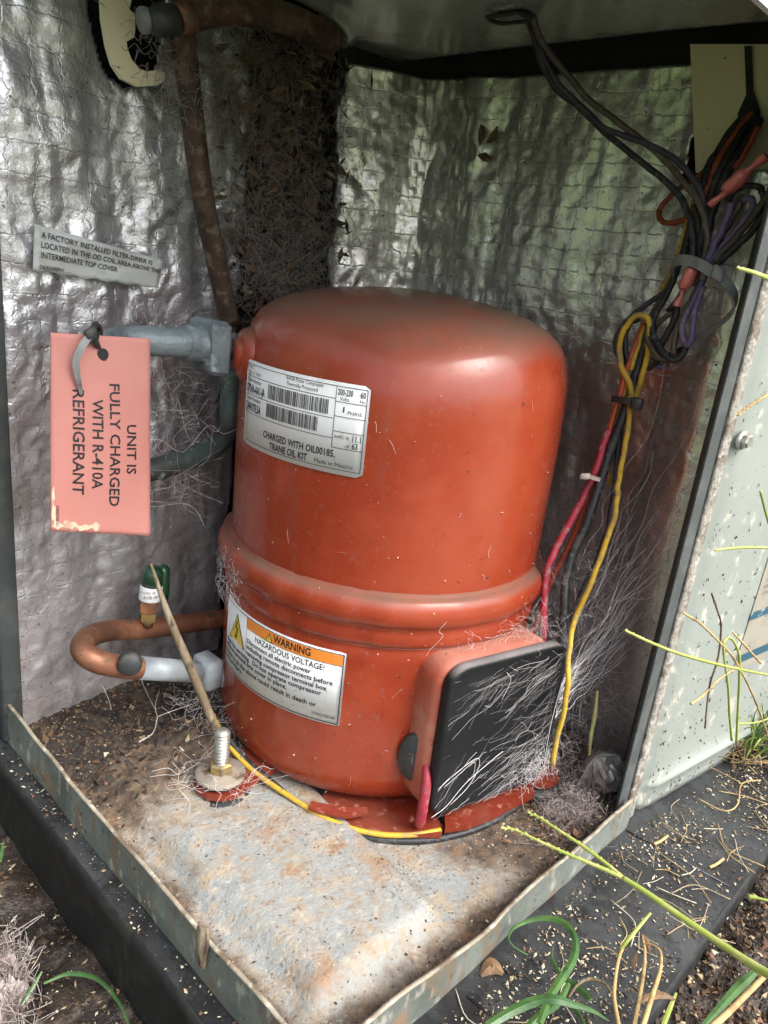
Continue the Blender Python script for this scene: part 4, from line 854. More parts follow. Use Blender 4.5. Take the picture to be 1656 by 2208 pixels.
wire(dvar(z5([(495, 900), (430, 1120), (355, 1350), (290, 1560), (240, 1730), (190, 1900)])+z3([(790, 260), (762, 470), (736, 600), (730, 710), (752, 775), (790, 710), (815, 600), (850, 420)]), [.98, .975, .965]), .0050, ky, 'thin yellow cable ending in a small hairpin below the small tie')
wire(dvar(z5([(485, 860), (390, 1130), (310, 1350), (215, 1680), (120, 1987)])+z3([(740, 350), (670, 600), (580, 850), (500, 1050), (420, 1250), (320, 1450), (250, 1600), (175, 1810), (100, 2000)]), [.99, .96, .90, .84]), .0058, ko, 'orange red cable running down to the terminal box')
wire(dvar(z3([(740, 330), (690, 450), (620, 680), (545, 850), (440, 1050), (330, 1250), (245, 1430), (212, 1600), (200, 1800), (208, 2120)]), [.95, .90, .83, .80]), .0078, kr, 'thick crimson cable running down to the terminal box')
wire(dvar(z3([(900, 60), (850, 220), (780, 400), (705, 640), (640, 830), (560, 1080), (440, 1330), (390, 1550), (368, 1750), (355, 2170)]), [.97, .93, .86, .80]), .0098, kb, 'thick black cable running down behind the terminal box')
wire(dvar(z3([(905, 60), (905, 180), (890, 350), (850, 560), (815, 760), (805, 900), (765, 1110), (680, 1330), (590, 1580), (480, 1830), (430, 2000), (405, 2208)])+[(1224, 1470), (1214, 1540), (1200, 1600), (1192, 1650)], [.965, .93, .87, .81, .75, .73]), .0058, ky, 'long yellow cable running down the right side of the black terminal cover')
wire(dvar(z3([(830, 300), (800, 600), (775, 900), (720, 1180), (620, 1450), (500, 1700), (410, 1950), (390, 2150)]), [.965, .90, .83]), .0068, kb, 'black cable beside the long yellow one')

# flag connectors
def connector(pts, rad, label, x):
    t = thing('wire_connector', ax_(*pts[len(pts)//2], x), label, 'connector', 'pink wire connectors'); mb = MB(); P = crom([ax_(a, b, x) for a, b in pts], 4)
    tube(mb, P, rad, 14, flat=.7); mb.build('sleeve', Mt['pink'], t); return t
connector(z1([(900, 1335), (960, 1285), (1025, 1235), (1100, 1175), (1130, 1130), (1240, 1035), (1330, 950), (1400, 890), (1470, 825), (1540, 770), (1640, 700)]), [.009, .0095, .0065, .009, .017, .019, .018, .010, .0065, .011, .0115], 'pink insulated connector lying across the top of the wire bundle', .935)
connector(z5([(1075, 215), (1050, 260), (1000, 370), (960, 440), (950, 480), (935, 540), (905, 600), (885, 665)]), [.014, .0165, .0165, .0145, .006, .006, .0105, .0115], 'pink insulated connector hanging under the large black zip tie', .945)
# zip ties
t = thing('zip_tie', ax_(*z5([(1000, 100)])[0], .96), 'large black zip tie round the wire bundle with a long curved tail', 'zip tie')
vd = np.array([.1, .2, 1.])
mb = MB(); P = crom([ax_(*p, d) for p, d in zip(z5([(850, 300), (822, 190), (890, 120), (1010, 118), (1150, 165), (1280, 245), (1330, 290)]), (1.0, .965, .945, .935, .932, .93, .93))], 6); ribbon(mb, P, [.016, .019, .019, .019], vd, .0028, curl=.05); mb.build('strap', Mt['tie_grey'], t)
mb = MB(); P = crom([ax_(*p, d) for p, d in zip(z5([(1390, 330), (1490, 420), (1560, 540), (1560, 680), (1480, 800), (1350, 900), (1200, 1000), (1040, 1070)]), (.93, .925, .925, .93, .94, .95, .96, .97))], 7); ribbon(mb, P, [.020, .018, .014, .010, .010, .010], (.5, .1, .7), .0028, curl=.05); mb.build('tail', Mt['tie_grey'], t)
mb = MB(); c = ax_(*z5([(1370, 275)])[0], .928); box(mb, c, (.005, -.010, -.005), (.004, 0, .012), (.011, .005, 0), .003); mb.build('head', Mt['tie_grey'], t)
t = thing('zip_tie', ax_(1345, 862, .95), 'small black zip tie round the red, yellow and black cables', 'zip tie')
mb = MB(); P = crom([ax_(*p, d) for p, d in zip(z3([(760, 75), (800, 80), (880, 90), (980, 105)]), (.95, .945, .94, .945))], 5); ribbon(mb, P, [.012, .014, .014], vd, .003, curl=.05); mb.build('strap', Mt['black_rubber'], t)
mb = MB(); box(mb, ax_(*z3([(965, 115)])[0], .94), (.003, -.011, 0), (.006, 0, 0), (0, 0, .012), .003); mb.build('head', Mt['black_rubber'], t)
t = thing('zip_tie', ax_(1270, 1028, .9), 'small white zip tie joining the crimson and orange cables', 'zip tie')
mb = MB(); P = crom([ax_(*p, .893) for p in z3([(545, 710), (600, 722), (660, 742)])], 5); ribbon(mb, P, [.008, .008], vd, .002, curl=.05); mb.build('strap', Mt['tie_white'], t)
mb = MB(); box(mb, ax_(*z3([(540, 712)])[0], .89), (.002, -.009, .002), (.005, 0, 0), (0, 0, .0065), .002); mb.build('head', Mt['tie_white'], t)

# cable loop lying in front of the compressor
def pancable(pts, r, m, label):
    P = crom([az_(x, y, z) for x, y, z in pts], 7); mb = MB(); tube(mb, P, r, 9); o = mb.build('cable', m, base=P[0]); tag(o, label, 'cable')
pancable([(452, 1530, .02), (468, 1562, -.01), (500, 1615, -.035), (545, 1662, -.055), (610, 1708, -.065), (680, 1752, -.072), (750, 1784, -.080), (820, 1799, -.084), (890, 1800, -.084), (950, 1790, -.082)], .0056, ky, 'yellow cable lying along the foot of the compressor front')
pancable([(490, 1590, -.02), (530, 1640, -.05), (590, 1690, -.068), (640, 1735, -.078), (700, 1776, -.088), (770, 1800, -.095), (840, 1812, -.097), (920, 1812, -.097), (1000, 1796, -.095), (1060, 1772, -.092), (1120, 1735, -.09)], .0075, kb, 'black cable lying under the yellow one in front of the compressor')
P = crom([ay_(325, 1215, .74), ay_(345, 1275, .72), ay_(368, 1340, .70), ay_(400, 1415, .68), ay_(432, 1490, .66), ay_(462, 1565, .64), ay_(488, 1602, .62)], 7)
mb = MB(); tube(mb, P, [.0025, .005, .0075, .009, .0095, .008, .005], 9); o = mb.build('dead_stalk', Mt['stalk_brown'], base=P[-1]); tag(o, 'dry brown stalk leaning from the mounting bolt up past the green valve', 'stalk')

# ------------------------------------------------------------------ scattered debris
OCT = np.array([(1, 0, 0), (-1, 0, 0), (0, 1, 0), (0, -1, 0), (0, 0, 1), (0, 0, -1)], float)
OF = [(0, 2, 4), (2, 1, 4), (1, 3, 4), (3, 0, 4), (2, 0, 5), (1, 2, 5), (3, 1, 5), (0, 3, 5)]
def scatter(name, pts, size, mix, label, tilt=.35, shape=(1, .55, .22), cat='debris'):
    n = len(pts); V = np.zeros((n, 6, 3)); 
    for i in range(n):
        l = size[0]+(size[1]-size[0])*rng.random()**2.5; sh = np.array(shape)*(1+.5*rng.normal(size=3)*.4); sh = np.clip(sh, .08, 2)
        a = rng.random()*2*math.pi; q = OCT*(l*sh)*(1+.25*rng.normal(size=(6, 1)))
        ca, sa = math.cos(a), math.sin(a); R1 = np.array([[ca, -sa, 0], [sa, ca, 0], [0, 0, 1]]); t1, t2 = rng.normal(size=2)*tilt
        R2 = np.array([[1, 0, t1], [0, 1, t2], [-t1, -t2, 1]]); V[i] = q@(R2.T)@R1.T+pts[i]
    F = (np.arange(n)[:, None, None]*6+np.array(OF)[None]).reshape(-1, 3).tolist()
    mb = MB(); mb.v = [V.reshape(-1, 3)]; mb.n = 6*n; mb.f = F; mi = rng.choice(len(mix), size=n, p=np.array(mix)/sum(mix)); mb.m = np.repeat(mi, 8).tolist()
    o = mb.build(name, BITS, smooth=False, kind='stuff'); tag(o, label, cat); return o
def panpts(n, f):
    out = []
    while len(out) < n:
        x, y = rng.random()*1.1, rng.random()*1.05
        if (x-A[0])**2+(y-A[1])**2 < .30**2: continue
        if rng.random() < f(x, y): out.append((x, y, float(pan_z(x, y))+.001))
    return np.array(out)
edgef = lambda x, y: min(1, .10+ss(.60, .85, y)*.9+ss(.07, .01, x)*.7+ss(.07, .01, y)*.7+ss(.5, .7, x)*.45)*(1.2-float(rise(x, y))*.85)
scatter('leaf_mould', panpts(17000, edgef), (.0008, .0040), (.36, .34, .12, .06, .12), 'brown crumbs and leaf mould scattered over the base pan')
scatter('leaf_flakes', panpts(1700, lambda x, y: max(0, float(ss(.60, .8, y))*float(ss(.9, .3, x))+float(ss(.7, .9, x))*.6)), (.004, .014), (.62, .32, .03, .01, .02), 'large dark leaf flakes heaped at the back left of the pan', .5, (1, .6, .10))
scatter('pale_grit', panpts(3500, lambda x, y: .5), (.0006, .0024), (.35, .3, .15, .12, .08), 'fine pale grit over the base pan')
q_ = [(.80+.07*rng.normal(), .085+.05*rng.normal()) for i in range(900)]; q_ = [(x, y, float(pan_z(x, y))+.002+.012*rng.random()) for x, y in q_ if y > .01]
scatter('leaf_mould', np.array(q_), (.001, .009), (.35, .35, .08, .07, .15), 'brown crumbs heaped with lint in the right corner of the pan')
# pad
pp = []
while len(pp) < 6500:
    x, y = rng.random()*2.2, -.24+rng.random()*.24
    if y > -.03-.12*max(0, x-.86) or rng.random() > .25+.75*float(ss(-.15, .3, vn(np.array(x*7.), np.array(y*9.), 77))): continue
    pp.append((x, y, zt+.002))
for i in range(350): pp.append((-.034+.03*rng.random(), rng.random(), zt+.002))
scatter('pad_debris', np.array(pp), (.0006, .0048), (.22, .24, .26, .24, .04), 'seeds and chaff scattered on the black plastic pad')
st_ = MB(); 
for i in range(85):
    x, y = .05+rng.random()*2.0, -.235+.2*rng.random()**1.3
    if y > -.04-.12*max(0, x-.86): continue
    a = rng.random()*6.28; l = .015+.05*rng.random(); d = np.array([math.cos(a), math.sin(a), 0])*l; c = np.array([x, y, zt+.004]); b_ = np.cross(d, (0, 0, 1))*rng.normal()*.3
    tube(st_, crom([c-d, c+b_, c+d+(0, 0, .004*rng.random())], 4), .0005+.0006*rng.random(), 4, m=rng.choice(3))
o = st_.build('straw_bits', [Mt['stem_dry'], Mt['bit_tan'], Mt['bit_pale']], kind='stuff'); tag(o, 'bits of dry straw lying on the black plastic pad', 'straw')
# ground bits
pm = []
for i in range(5200):
    x, y = -.42+.42*rng.random(), -.1+1.3*rng.random(); pm.append((x, y, float(gz(np.array(x), np.array(y)))+.002))
scatter('mud_debris', np.array(pm), (.0014, .0065), (.55, .28, .1, .05, .02), 'seeds and chaff in the dark wet mud at left')
pm = []
for i in range(16000):
    x, y = .2+1.7*rng.random(), -.60+.37*rng.random(); pm.append((x, y, float(gz(np.array(x), np.array(y)))+.002))
scatter('soil_crumbs', np.array(pm), (.0015, .0075), (.45, .42, .07, .02, .04), 'crumbly brown soil beside the right end of the pad', .6, (1, .8, .6), 'soil')
# dirt specks on the side panel
pq = []
for i in range(1500):
    u, z = .02+1.0*rng.random()**1.3, -.09+1.3*rng.random()**1.9; pq.append(pan_pt(u, z, .002))
scatter('mud_specks', np.array(pq), (.0012, .0055), (.45, .35, .12, .06, .02), 'dark mud specks splashed on the pale side panel', .2, (.35, .2, 1))
mb = MB()
for i in range(16):
    th = math.radians(175+110*rng.random()); z = .42+.40*rng.random() if rng.random() < .7 else -.03+.28*rng.random(); r_ = .3490 if z > .41 else .3545
    if z < .3 and th > math.radians(235): continue
    if z < .3 and th < math.radians(215) and z > .1: continue
    if z > .6 and th < math.radians(214): continue
    dth, dz_ = rng.normal()*.04, rng.normal()*.016; pts = []
    for q in (0, .35, .7, 1): a_ = th+dth*q+rng.normal()*.004; pts.append((A[0]+r_*math.cos(a_), A[1]+r_*math.sin(a_), z+dz_*q+rng.normal()*.002))
    tube(mb, crom(pts, 3), .00012+.00014*rng.random(), 3, caps=False)
o = mb.build('web_threads', Mt['web'], kind='stuff'); tag(o, 'fine stray web threads and hairs stuck on the red shell', 'cobweb')
# specks on the compressor
pq = []
for i in range(420):
    th = math.radians(150+170*rng.random()); z = -.05+.85*rng.random(); r_ = .348 if z > .42 else (.355 if z < .28 else .371)
    pq.append((A[0]+r_*math.cos(th), A[1]+r_*math.sin(th), z))
scatter('paint_specks', np.array(pq), (.0010, .0034), (.3, .15, .2, .3, .05), 'tiny specks of dust and grit stuck on the red shell')

# ------------------------------------------------------------------ dead leaves in the coil recess
def leaf(c, d, l, wd_, label, side=(1, 0, .2), m=None, group='dead leaves caught in the coil recess'):
    d = np.array(d, float); d /= np.linalg.norm(d); c = np.array(c); b_ = np.array([rng.normal()*.2, -.25, rng.normal()*.2])
    P = crom([c-d*l*.5, c-d*l*.15+b_*l*.25, c+d*l*.2+b_*l*.3, c+d*l*.5], 5); mb = MB(); ribbon(mb, P, [.002, wd_*.7, wd_, wd_*.8, .002], side, .0012, curl=.6); o = mb.build('dead_leaf', m or Mt['leaf'], base=c); tag(o, label, 'dead leaf', group)
leafs = [(545, 125, 90, 36, .3), (610, 175, 110, 34, 1.7), (575, 215, 60, 30, .8), (640, 90, 80, 30, 1.2), (700, 60, 90, 26, 2.2), (585, 350, 110, 48, 2.5), (590, 440, 130, 30, 1.75), (655, 400, 100, 26, 1.3), (530, 300, 70, 22, 1.1), (620, 300, 90, 22, 2.8), (560, 530, 60, 22, .9), (640, 250, 70, 26, .5), (505, 230, 60, 24, 2.0), (600, 480, 70, 24, 1.4)]
LL = ['dead leaf high in the coil recess, just right of the long dusty pipe', 'long narrow dead leaf hanging high in the middle of the coil recess', 'dead leaf below the topmost one in the coil recess', 'dead leaf tucked right under the arching pipe', 'narrow dead leaf at the right end of the arching pipe', 'broad curled pale brown dead leaf half way down the recess', 'long dead leaf hanging under the broad curled one', 'narrow dead leaf at the right side, half way down the recess', 'small dead leaf beside the long pipe, upper middle of the recess', 'slanting dead leaf just above the broad curled one', 'lowest dead leaf in the coil recess', 'small dead leaf at the right side, upper part of the recess', 'small dead leaf touching the long pipe near its top', 'dead leaf behind the long hanging one, lower part of the recess']
for i, (x, y, l, w_, a) in enumerate(leafs):
    c = ay_(x, y, 1.08+.03*(i % 4)); leaf(c, (math.cos(a)*.9, 0, math.sin(a)), l*.00105, w_*.00125, LL[i])
pl_ = []
for i in range(1500):
    x, y = 620+rng.normal()*48, 60+600*rng.random(); pl_.append(ay_(x+.02*(y-300), y, 1.10+.10*rng.random()))
for i in range(500):
    x, y = 610+rng.normal()*75, 70+560*rng.random(); pl_.append(ay_(x, y, 1.03+.05*rng.random()))
def litter(name, pts, l0, l1, mats, label, cat, th=.0006):
    V = []; F = []; k = 0; MI = []
    for p in pts:
        l = l0+(l1-l0)*rng.random()**2; d = rng.normal(size=3); d /= np.linalg.norm(d); u = np.cross(d, rng.normal(size=3)); u /= np.linalg.norm(u); n_ = np.cross(d, u)*l*.25; w_ = l*(.22+.2*rng.random())
        V += [p-d*l, p+u*w_, p+d*l, p-u*w_, p+n_*.6]; F += [(k, k+1, k+4), (k+1, k+2, k+4), (k+2, k+3, k+4), (k+3, k, k+4), (k, k+3, k+2, k+1)]; k += 5; MI += [int(rng.integers(len(mats)))]*5
    mb = MB(); mb.add(V, F); mb.m = MI; o = mb.build(name, mats, smooth=False, kind='stuff'); tag(o, label, cat); return o
litter('leaf_litter', pl_, .010, .034, [Mt['leaf'], Mt['bit_brown'], Mt['stalk_brown'], Mt['bit_dark']], 'clump of small broken brown leaves packed in the coil recess', 'leaf litter')
for (x, y, a, lb) in ((1035, 290, 1.5, 'small dead leaf stuck upright on the right foil'), (1060, 290, 2.2, 'narrow dead leaf stuck on the right foil beside another'), (1045, 338, .2, 'small dead leaf lying level on the right foil')):
    c = ax_(x, y, 1.095); leaf(c, (0, math.cos(a), math.sin(a)), .045, .02, lb, (0, 1, .1), None, None)

# ------------------------------------------------------------------ cobwebs
def strand(mb, a, b, r, sag=.1, wig=.05, n=6, m=0):
    a = np.array(a, float); b = np.array(b, float); L_ = np.linalg.norm(b-a); t_ = np.linspace(0, 1, n)[:, None]; P = a+(b-a)*t_
    P[:, 2:] -= sag*L_*(4*t_*(1-t_)); w_ = rng.normal(size=(n, 3))*wig*L_; w_[0] = w_[-1] = 0; tube(mb, crom(P+w_, 3 if n < 8 else 2), r, 3, m, caps=False)
def web(name, mb, mats, label): o = mb.build(name, mats, kind='stuff'); tag(o, label, 'cobweb'); return o
# on the black cover
mb = MB()
for i in range(270):
    q = rng.random()
    if q < .35: s0, z0 = .19-.10*rng.random()**1.5, -.03+.12*rng.random()
    elif q < .62: s0, z0 = .19-.22*rng.random(), .22+.06*rng.random()
    elif q < .8: s0, z0 = .195-.03*rng.random(), rng.random()*.28
    else: s0, z0 = -.09+.28*rng.random(), -.03+.30*rng.random()
    ang = math.radians(205+rng.normal()*(14 if rng.random() < .75 else 45)); l = .02+.15*rng.random()**2; s1 = max(-.10, s0+math.cos(ang)*l); z1_ = max(-.04, min(.285, z0+math.sin(ang)*l))
    strand(mb, tb(s0, z0, .4205), tb(s1, z1_, .4195+.005*rng.random()), .00008+.00034*rng.random()**5, 0, .018, 6)
for (pts, r) in (([(-.10, .03), (-.06, .055), (-.01, .075), (.0, .05), (-.02, .01), (-.06, -.02)], .0011), ([(-.105, -.035), (-.07, -.02), (-.03, .02), (.03, .055), (.06, .07)], .0012), ([(-.085, .03), (-.05, .05), (-.015, .068), (-.01, .03)], .0009), ([(.195, .0), (.19, .1), (.197, .2)], .0012), ([(.03, .20), (.045, .24), (.03, .262)], .0008)):
    tube(mb, crom([tb(a, b, .4205) for a, b in pts], 6), r*.6, 4)
for i in range(110):       # bright tuft at the lower right corner
    c = tb(.17+.03*rng.normal(), .000+.022*rng.normal(), .422); d = rng.normal(size=3)*.014; strand(mb, c-d, c+d*.8, .00035, 0, .12, 5)
web('cobweb', mb, Mt['web'], 'white cobweb threads stretched across the black terminal cover')
# between cover, cables, wall and pan on the right
mb = MB()
for i in range(400):
    a = tb(.19+.03*rng.random(), -.05+.42*rng.random(), .36+.06*rng.random())
    k = rng.random(); b = np.array([.92+.18*rng.random(), .10+.22*rng.random(), -.08+.42*rng.random()])
    if k < .35: a = np.array([.80+.15*rng.random(), .22+.15*rng.random(), .1+.5*rng.random()])
    if k > .9: b = np.array([.9+.1*rng.random(), .08+.1*rng.random(), .35+.3*rng.random()])
    m_ = a+(b-a)*rng.random(); q_ = m_+(b-a)*(.3+.6*rng.random()); strand(mb, m_, q_, .00010+.00028*rng.random()**3, .05, .03, 6)
for i in range(420):      # haze of broken threads
    c = np.array([.83+.20*rng.random(), .14+.20*rng.random(), -.05+.50*rng.random()]); d = rng.normal(size=3)*.022; strand(mb, c-d*1.3, c+d*1.3, .00012+.0002*rng.random()**2, .05, .08, 6)
for i in range(26):
    b = np.array([1.0+.05*rng.random(), .12+.06*rng.random(), .12+.30*rng.random()]); a = tb(.20, .10+.12*rng.random(), .42); strand(mb, a, b, .0005, .02, .02, 8)
web('cobweb', mb, Mt['web'], 'white cobweb haze right of the terminal cover, between the cables and foil')
mb = MB()
for i in range(900):
    a = rng.random(); c = np.array([.86+.17*rng.random(), .06+.16*rng.random(), -.10+.10*rng.random()**1.5]) if i < 380 else np.array([.82+.045*rng.normal(), .085+.028*rng.normal(), -.092+.022*abs(rng.normal())]); d = rng.normal(size=3)*.022; strand(mb, c-d*.55, c+d*.55, .0002+.0005*rng.random()**2, .1, .25, 6)
web('lint', mb, Mt['web_pink'], 'greyish pink lint clump on the pan right of the black cover')
mb = MB()
for i in range(1100):      # coil recess
    x, y = (350+rng.random()*400 if i % 2 else 590+rng.normal()*85), 50+rng.random()*600; a = ay_(x, y, .97+.09*rng.random())
    b = ay_(x+rng.normal()*45, y+rng.normal()*70+20, .97+.14*rng.random()); strand(mb, a, b, .00018+.00035*rng.random()**2, .04, .10, 9)
for i in range(320):
    x, y = 400+rng.normal()*50, 150+rng.normal()*70; a = ay_(x, y, .93+.05*rng.random()); b = ay_(x+rng.normal()*30, y+rng.normal()*40, .94+.05*rng.random()); strand(mb, a, b, .0003+.0004*rng.random(), .03, .12, 7)
for i in range(200):
    x, y = 600+rng.normal()*60, 545+rng.normal()*50; a = ay_(x, y, 1.02+.05*rng.random()); b = ay_(x+rng.normal()*25, y+rng.normal()*35, 1.03+.05*rng.random()); strand(mb, a, b, .0004+.0006*rng.random(), .03, .18, 7)
web('cobweb', mb, Mt['web_grey'], 'dusty grey cobwebs and roots filling the coil recess around the pipes')
mb = MB()
for i in range(230):      # on the left: between pipes and wall, over the pan, round the bolt
    k = rng.random()
    if k < .35: c = np.array([.26+.05*rng.normal(), .60+.05*rng.normal(), -.06+.03*rng.random()]); d = rng.normal(size=3)*(.03, .03, .012)
    elif k < .7: c = np.array([.30+.14*rng.random(), .70+.2*rng.random(), -.07+.08*rng.random()]); d = rng.normal(size=3)*.03
    else: c = np.array([.28+.12*rng.random(), .88+.08*rng.random(), .45+.35*rng.random()]); d = rng.normal(size=3)*.05
    strand(mb, c-d, c+d, .00016+.0003*rng.random()**2, .05, .06, 6)
for (pts, r) in (([(340, 1545), (330, 1580), (300, 1600)], .0016), ([(340, 1545), (380, 1530), (415, 1518)], .0012), ([(340, 1548), (335, 1520), (345, 1485)], .001), ([(300, 1440), (310, 1480), (335, 1530)], .0008), ([(220, 1475), (235, 1510), (240, 1530)], .0012)):
    tube(mb, crom([az_(a, b, -.04) for a, b in pts], 5), r*.55, 4)
web('cobweb', mb, Mt['web'], 'pale cobweb threads over the back left of the pan and around the bolt')
mb = MB()
for i in range(120):      # on the shell near the left of the ring and near the box
    th = math.radians(150+22*rng.random()) if i < 90 else math.radians(-100+22*rng.normal()*.3); z = .27+.10*rng.random() if i < 90 else .29+.03*rng.normal(); r_ = .372
    c = np.array([A[0]+r_*math.cos(th), A[1]+r_*math.sin(th), z]); d = np.array([-math.sin(th), math.cos(th), .4])*rng.normal()*.02; d[2] = rng.normal()*.014; strand(mb, c-d, c+d, .00014+.0002*rng.random(), 0, .06, 6)
for i in range(60):
    c = tb(.12+.03*rng.normal(), .31+.02*rng.normal(), .37+.02*rng.normal()); d = rng.normal(size=3)*.020; strand(mb, c-d, c+d, .00016, 0, .09, 6)
web('cobweb', mb, Mt['web'], 'small cobweb tufts stuck on the seam ring and box top of the compressor')
mb = MB()
for (bx_, by_, br) in tuple((az_(px_, py_, -.28)[0], az_(px_, py_, -.28)[1], b_) for px_, py_, b_ in ((0, 2100, .040), (18, 2150, .042), (-10, 2190, .05), (-30, 2060, .04))):
    uu_ = np.linspace(0, 2*math.pi, 40)[:-1]; V = []
    for k_, f_ in enumerate(np.linspace(.02, 1, 14)):
        rr = br*f_*(1+.25*fbm(np.cos(uu_)*2+bx_*30, np.sin(uu_)*2, 61, 3)); zz = -.305+.060*(1-f_**2)+.016*fbm(np.cos(uu_)*f_*5+by_*9, np.sin(uu_)*f_*5, 67, 4)
        V += [(bx_+a_*math.cos(q_), by_+a_*math.sin(q_), z_) for a_, q_, z_ in zip(rr, uu_, zz)]
    mb.add(V, grid_faces(14, 39, True))
for i in range(420):      # grey nest of lint by the left edge
    c = az_(0+22*rng.normal(), 2130+45*rng.normal(), -.275+.006*rng.normal()); d = rng.normal(size=3)*(.012, .012, .005); strand(mb, c-d, c+d, .0004+.0007*rng.random(), 0, .5, 6)
web('lint', mb, Mt['web_pink'], 'pale matted lint lying on the mud at the lower left corner')

# ------------------------------------------------------------------ grasses
z6 = lambda p: [(1050+x/2.733, 1580+y/2.733) for x, y in p]
def blade(pts, zs_, wd_, m, label, side=None, cat='grass blade', group=None, name='grass_blade', curl=.35):
    k = len(pts); P = crom([az_(x, y, np.interp(i/(k-1), np.linspace(0, 1, len(zs_)), zs_)) for i, (x, y) in enumerate(pts)], 7)
    mb = MB()
    view = CAM-P; view /= np.linalg.norm(view, axis=1)[:, None]; T = np.gradient(P, axis=0); sdv = np.cross(T, view*.8+np.array([0, 0, .6]))
    ribbon(mb, P, wd_, sdv, .0009, curl=curl); o = mb.build(name, m, base=P[0]); tag(o, label, cat, group); return o
GB = Mt['grass']
blade(z6([(240, 1310), (160, 1262), (128, 1210), (160, 1150), (260, 1105), (370, 1095), (465, 1130), (520, 1220), (510, 1330), (440, 1450), (370, 1560), (310, 1716)]), [-.10, -.06, -.03, .0, .03], [0.0017, 0.0033, 0.0066, 0.0110, 0.0121, 0.0121, 0.0099], GB, 'long green grass blade curled into a big loop on the pad')
blade(z6([(0, 1730), (150, 1640), (280, 1585), (400, 1572), (500, 1600), (620, 1640), (720, 1700)]), [.0, .03, .02], [0.0110, 0.0143, 0.0132, 0.0077, 0.0017], GB, 'arching green grass blade crossing the bottom edge of the photo')
blade(z6([(390, 1260), (385, 1330), (430, 1420), (500, 1480), (570, 1530), (610, 1575)]), [-.08, -.06, -.04], [0.0011, 0.0055, 0.0099, 0.0121, 0.0099], GB, 'short broad green grass blade with a blunt cut end')
blade(z6([(470, 1590), (530, 1640), (575, 1720)]), [-.02, .0], [0.0099, 0.0077, 0.0033], GB, 'small drooping green grass blade near the bottom edge')
blade(z6([(240, 1740), (320, 1660), (420, 1590), (480, 1480)]), [.0, .0, -.03], [0.0110, 0.0121, 0.0077], GB, 'pale wide green grass blade under the arching one')
blade(z6([(790, 1275), (850, 1200), (965, 1062)]), [-.02, .02], [0.0050, 0.0055, 0.0039], Mt['grass_pale'], 'cut green grass stem end standing on a dry stalk')
def stalk(pts, zs_, r, m, label, cat='stalk', name='dry_stalk'):
    k = len(pts); P = crom([az_(x, y, np.interp(i/(k-1), np.linspace(0, 1, len(zs_)), zs_)) for i, (x, y) in enumerate(pts)], 6); mb = MB(); tube(mb, P, r, 7); o = mb.build(name, m, base=P[0]); tag(o, label, cat); return P, o
stalk(z6([(865, 1740), (900, 1560), (925, 1400), (930, 1280), (915, 1200)]), [.02, -.02], [0.0033, 0.0028, 0.0022], Mt['stem_dry'], 'pale yellow dry stalk with a brown tip, standing upright')
stalk(z6([(915, 1740), (980, 1530), (1020, 1400), (1024, 1300), (985, 1255), (935, 1240)]), [.03, -.01], [0.0039, 0.0033, 0.0022, 0.0017], Mt['stem_dry'], 'bent yellow dry stalk just right of the upright one')
stalk(z6([(780, 1740), (750, 1560), (760, 1420), (780, 1320), (802, 1262)]), [.0, -.03], [0.0033, 0.0028, 0.0028], Mt['stem_dry'], 'knobbly dry stalk left of the upright ones')
stalk(z6([(740, 1545), (690, 1478), (610, 1450), (540, 1480), (480, 1560)]), [-.03, -.05], [0.0022, 0.0028, 0.0017], Mt['stalk_brown'], 'brown curled dry stalk bending down to the left')
blade(z6([(880, 1600), (950, 1560), (1040, 1548), (1110, 1575)]), [.0, -.01], [0.0022, 0.0099, 0.0099, 0.0017], Mt['leaf'], 'curled brown dry leaf across the yellow stalks', cat='dead leaf', name='dead_leaf')
blade(z6([(1035, 1740), (1080, 1620), (1115, 1535)]), [.0, -.02], [0.0066, 0.0066, 0.0033], Mt['grass_pale'], 'short pale green stem beside the brown curled leaf')
blade(z6([(905, 1190), (940, 1230), (960, 1300)]), [-.02, -.03], [0.0066, 0.0110, 0.0022], Mt['leaf'], 'withered brown leaf scrap on top of the yellow stalk', cat='dead leaf', name='dead_leaf')
blade(z6([(855, 1420), (870, 1350), (885, 1290)]), [-.02, -.02], [0.0055, 0.0066, 0.0017], Mt['leaf'], 'thin withered leaf between two dry stalks', cat='dead leaf', name='dead_leaf')
stalk(z6([(1320, 1740), (1430, 1640), (1540, 1530), (1660, 1410)]), [.05, .05], [0.0050, 0.0044, 0.0039], Mt['stem_dry'], 'thick straw coloured stem at the lower right corner')
blade(z6([(1280, 1730), (1400, 1590), (1500, 1485), (1575, 1415)]), [.05, .05], [0.0077, 0.0110, 0.0143, 0.0099], GB, 'broad green grass blade beside the thick straw stem')
stalk(z6([(1545, 965), (1600, 975), (1700, 1000)]), [.05, .06], [0.0044, 0.0022, 0.0022], Mt['grass_pale'], 'small green bud stalk entering from the right edge')
